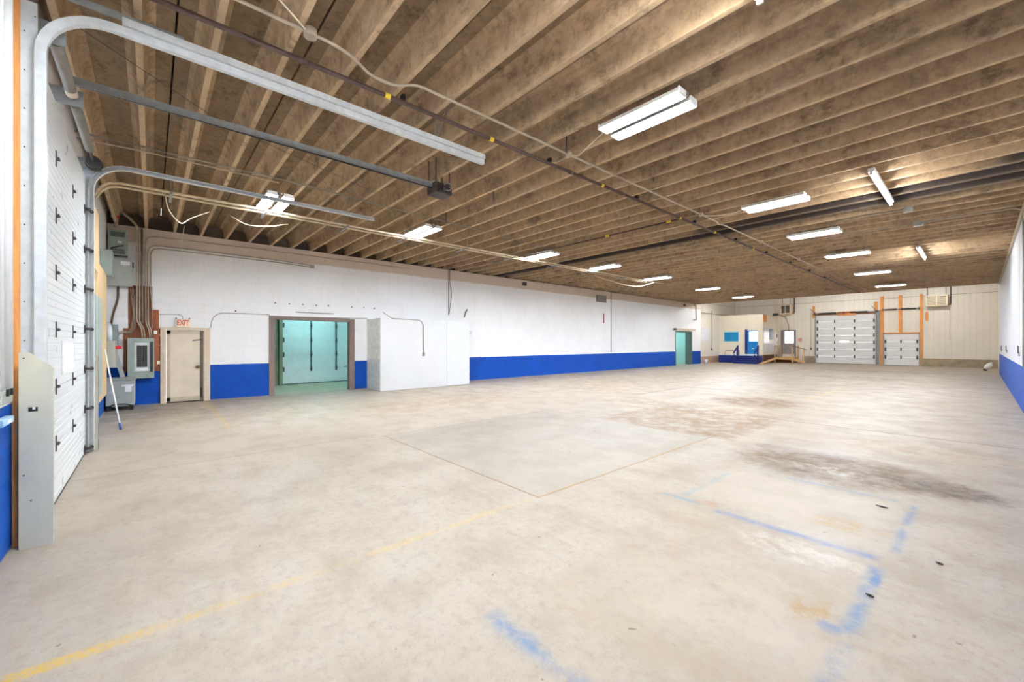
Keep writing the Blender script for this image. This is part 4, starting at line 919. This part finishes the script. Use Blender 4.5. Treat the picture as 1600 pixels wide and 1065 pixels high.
for (x_, y_, s_) in ((-4.5, 1.22, .062), (-4.54, 5.25, .05), (-4.52, 10.15, .05), (-4.5, 14.3, .05), (-4.5, 18.3, .05)):
    MB().cyl((x_, y_, 4.84), (x_, y_, 4.92), s_, 14).build('junction_box', M_cond, cd)
tag(MB().tube([(-4.5, 1.22, 4.86), (-4.44, 1.1, 4.90), (-4.0, .55, 4.9), (-3.6, .1, 4.9)], .008, 6, .1).build('cable', M_cable), 'white cable looping off the round junction box near the camera', 'cable')
tag(MB().tube([(-4.5, 5.27, 4.86), (-4.35, 5.25, 4.78), (-4.05, 5.1, 4.76), (-3.62, 4.98, 4.82)], .008, 6, .2).build('cable', M_cable), 'white cable drooping to the nearest bright fixture', 'cable')
tag(MB().tube([(-4.5, 10.3, 4.88), (-4.2, 10.3, 4.80), (-3.8, 10.3, 4.78), (-3.58, 10.3, 4.82)], .012, 6, .2).build('cable', M_cable), 'white cable drooping to the second fixture of the right row', 'cable')
# conduit bundle on strut hangers
bu = thing('conduit_bundle', 'bundle of pale conduits on strut hangers running over the left side', 'conduit', (-10.9, 8, 4.7))
for k, (dx, dz) in enumerate(((-.06, .15), (.14, .0), (.20, .0), (.42, -.01), (.48, -.01))):
    x_ = -11.05+dx; ye_ = (20.5, 18.5, 12.5, 18.0, 9.5)[k]
    MB().tube([(x_+.0, YD+.03, 4.2), (x_, YD+.05, 4.3+dz), (x_, YD+.25, 4.72+dz), (x_, 1.0, 4.72+dz), (x_, ye_, 4.72+dz)], .017, 8, .25).build('pipe', M_condl, bu)
for k, y_ in enumerate((.30, 1.95, 3.75, 5.4, 7.4, 9.4, 11.6, 13.7, 16.0)):
    hg = MB().obox((-11.15, y_, 4.67), (-10.50, y_, 4.67), .04, .03).build('strut_hanger', M_galvd, bu)
    MB().cyl((-11.12, y_, 4.67), (-11.12, y_, ZD), .006, 6).cyl((-10.53, y_, 4.67), (-10.53, y_, ZD), .006, 6).build('rod', M_galvd, hg)
def cable(pts, r, m, label): tag(MB().tube(pts, r, 6, .4).build('cable', m), label, 'cable')
cable([P(258, 302, 'z', 4.66), P(262, 328, 'z', 4.35), P(282, 351, 'z', 4.1), P(300, 340, 'z', 4.4), P(327, 331, 'z', 4.62)], .01, M_cable, 'pale cable sagging below the conduit bundle near the first hanger')
cable([P(360, 337, 'z', 4.62), P(385, 352, 'z', 4.4), P(420, 354, 'z', 4.35), P(450, 350, 'z', 4.62)], .01, M_cable, 'pale cable sagging below the conduit bundle after the second hanger')
cable([P(930, 431, 'z', 4.7), P(975, 445, 'z', 4.5), P(1000, 448, 'z', 4.5), P(1022, 441, 'z', 4.7)], .018, M_cable, 'pale cable sagging beyond the far end of the conduit bundle')
wp = thing('wire_run', 'pair of thin dark conduits crossing the joists to the left row of lights', 'conduit', (-9.3, 3, 4.9))
MB().tube([(-9.2, YD+.02, 4.89), (-9.12, -.1, 4.89), (-9.12, 1.3, 4.89), (-9.15, 1.9, 4.89)], .013, 8).build('pipe', M_cond, wp)
MB().tube([(-8.95, YD+.02, 4.90), (-8.95, 2.0, 4.90), (-9.2, 5.2, 4.90), (-9.5, 9.8, 4.90)], .012, 8).build('pipe', M_condg, wp)
cable([(-5.9, -.6, 4.885), (-7.2, .8, 4.885), (-8.5, 3.8, 4.885)], .004, M_steel, 'hair-thin wire strung under the joists behind the opener rail')
# short threaded rods left hanging from the joists
rods = [(P(1021, 277, 'z', 4.93), .3), (P(885, 232, 'z', 4.93), .3), (P(983, 337, 'z', 4.93), .3), (P(1093, 326, 'z', 4.93), .35), (P(771, 310, 'z', 4.93), .3), (P(780, 363, 'z', 4.93), .3), (P(773, 322, 'z', 4.93), .25),
        (P(1124, 392, 'z', 4.93), .3), (P(1080, 374, 'z', 4.93), .3), (P(1048, 406, 'z', 4.93), .3), (P(876, 367, 'z', 4.93), .3), (P(866, 383, 'z', 4.93), .3), (P(697, 343, 'z', 4.93), .3), (P(1190, 438, 'z', 4.93), .5), (P(1219, 436, 'z', 4.93), .4)]
where = ['between the large near fixture and the second fixture of the right row', 'just left of the large near fixture', 'crossing point of the fourth yellow band of the gas pipe', 'beside the pale conduit where it kinks', 'right of the opener motor, nearest',
         'above the conduit bundle past the second left-row fixture', 'right of the opener motor, farther', 'left of the gas pipe beyond the black bay', 'under the black bay, left of the gas pipe', 'beyond the black bay near the fourth left-row fixture', 'beside the yellow band of the branch pipe',
         'at the right end of the third left-row fixture', 'at the right end of the second left-row fixture', 'near the far end of the ceiling, left one of two', 'near the far end of the ceiling, right one of two']
for (q, l_), wh in zip(rods, where):
    o = MB().cyl((q[0], q[1], 4.86), (q[0], q[1], ZD), .012, 6).build('threaded_rod', M_steel)
    tag(o, 'dark rod '+wh, 'rod', 'cut-off hanger rods between the joists')

# ------------------------------------------------------------------ light fixtures
M_tubel = emit('boosted_fluorescent_tube', (.85, .93, 1.03, 1), TUBE*1.85)  # left-row tubes boosted to brighten the left side
def make_fixture(loc, label, mt=None):
    mt = mt or M_tube
    x, y, z = loc; t = thing('ceiling_light', label, 'ceiling light', loc, 'twin-trough fluorescent fixtures'); lx = .59
    for s_ in (-1, 1):
        yc_ = y+s_*.15
        prof = [(yc_-.105, z), (yc_-.045, z+.075), (yc_+.045, z+.075), (yc_+.105, z), (yc_+.112, z+.004), (yc_+.05, z+.084), (yc_-.05, z+.084), (yc_-.112, z+.004)]
        MB().prism(prof, 'x', x-lx, x+lx).build('reflector', M_refl, t)
        for q in (-.036, .036): MB().cyl((x-lx+.03, yc_+q, z+.028), (x+lx-.03, yc_+q, z+.028), .0145, 10).build('lamp_tube', mt, t)
        for e in (-1, 1): MB().box(x+e*lx-.012, x+e*(lx)+.012, yc_-.09, yc_+.09, z+.0, z+.075, .004).build('end_cap', M_white, t)
    MB().box(x-lx, x+lx, y-.03, y+.03, z+.055, z+.10, .006).build('ballast_housing', M_condg, t)
    for e in (-1, 1): MB().cyl((x+e*.45, y, z+.09), (x+e*.45, y, z+.24), .006, 6).build('hanger', M_steel, t)
    return t
ZF = 4.76
left_rows = [(-10.15, 2.02, 'left-row ceiling fixture nearest the camera, behind the door track'), (-10.1, 5.6, 'second fixture of the left row, counted from the camera'), (-10.12, 10.3, 'third fixture of the left row, just right of the conduit bundle'),
        (-9.98, 13.75, 'fourth fixture of the left row'), (-10.05, 18.0, 'fifth fixture of the left row'), (-10.2, 23.75, 'sixth fixture of the left row, second from the far end'), (-10.4, 29.6, 'farthest fixture of the left row')]
right_rows = [(-2.99, 5.02, 'largest bright fixture, nearest of the right row'), (-2.98, 10.29, 'second fixture of the right row, counted from the camera'), (-3.08, 14.0, 'third fixture of the right row'), (-3.04, 18.1, 'fourth fixture of the right row'),
        (-3.1, 23.65, 'fifth fixture of the right row, second from the far end'), (-3.15, 29.6, 'farthest fixture of the right row')]
fx = make_fixture((right_rows[0][0], right_rows[0][1], ZF), right_rows[0][2])
right_rows.append((-3.0, .35, 'added unseen fixture continuing the right row above the near end of the hall'))  # unseen fixture added to brighten the near end
fl = make_fixture((left_rows[0][0], left_rows[0][1], ZF), left_rows[0][2], M_tubel)
for x_, y_, lab in left_rows[1:]: dup(fl, (x_, y_, ZF), 0, lab)
for x_, y_, lab in right_rows[1:]: dup(fx, (x_, y_, ZF), 0, lab)
def strip(x, y0, y1, label):
    t = thing('strip_light', label, 'ceiling light', (x, (y0+y1)/2, 4.8), 'single-tube strip lights')
    MB().box(x-.05, x+.05, y0, y1, 4.83, 4.90, .006).build('housing', M_white, t)
    MB().cyl((x, y0+.03, 4.80), (x, (y0+y1)/2-.01, 4.80), .019, 10).build('lamp_tube', M_tubes, t); MB().cyl((x, (y0+y1)/2+.01, 4.80), (x, y1-.03, 4.80), .019, 10).build('lamp_tube', M_tubes, t)
    for y_ in (y0+.015, y1-.015): MB().box(x-.025, x+.025, y_-.012, y_+.012, 4.77, 4.84).build('lamp_holder', M_white, t)
strip(-1.30, 1.65, 4.12, 'strip light nearest the camera, only its far end in view')
strip(-1.30, 9.80, 12.32, 'single bright strip light crossing the joists on the right, larger one')
strip(-1.33, 18.70, 21.30, 'smaller distant strip light crossing the joists on the right')
# lamps added unseen to brighten the extension; the near left one is off
dup(fx, (-7.6, .55, 4.80-.0), 0, 'ceiling fixture over the near door, above the frame') if False else None
M_tubex = emit('added_extension_tube', (.95, .94, .92, 1), TUBE*1.9)
def added_ext_lamp(x, y, label, z=5.95):
    t = thing('added_extension_light', label, 'ceiling light', (x, y, z), 'added lights under the extension roof')
    MB().box(x-.6, x+.6, y-.12, y+.12, z+.02, z+.10, .01).build('housing', M_white, t)
    for e in (-.4, .4): MB().cyl((x+e, y, z+.1), (x+e, y, ZA), .008, 6).build('hanger', M_steel, t)
    MB().cyl((x-.57, y-.06, z-.02), (x+.57, y-.06, z-.02), .018, 10).build('lamp_tube', M_tubex, t); MB().cyl((x-.57, y+.06, z-.02), (x+.57, y+.06, z-.02), .018, 10).build('lamp_tube', M_tubex, t)
added_ext_lamp(-13.2, 35.2, 'added light hidden behind the end of the old ceiling facing the site office', 5.12)
for x_, lab in ((-7.4, 'added unseen light above the wide far door'), (-2.2, 'added unseen light near the right wall')): added_ext_lamp(x_, 38.5, lab)
# debris on the floor
for (px, py, s_, lab) in ((1378, 792, .05, 'dark scrap lying on the floor beside the upper blue line'), (1468, 881, .02, 'tiny dark scrap on the floor at lower right'), (1359, 931, .022, 'small dark bolt on the floor beside the blue line')):
    q = P(px, py, 'z', .0); b = MB(); b.tube([(q[0]-s_, q[1]+.01, .006), (q[0], q[1]-.008, .010), (q[0]+s_, q[1], .006)], [.005, .009, .005], 7)
    tag(b.build('floor_scrap', M_black), lab, 'debris')
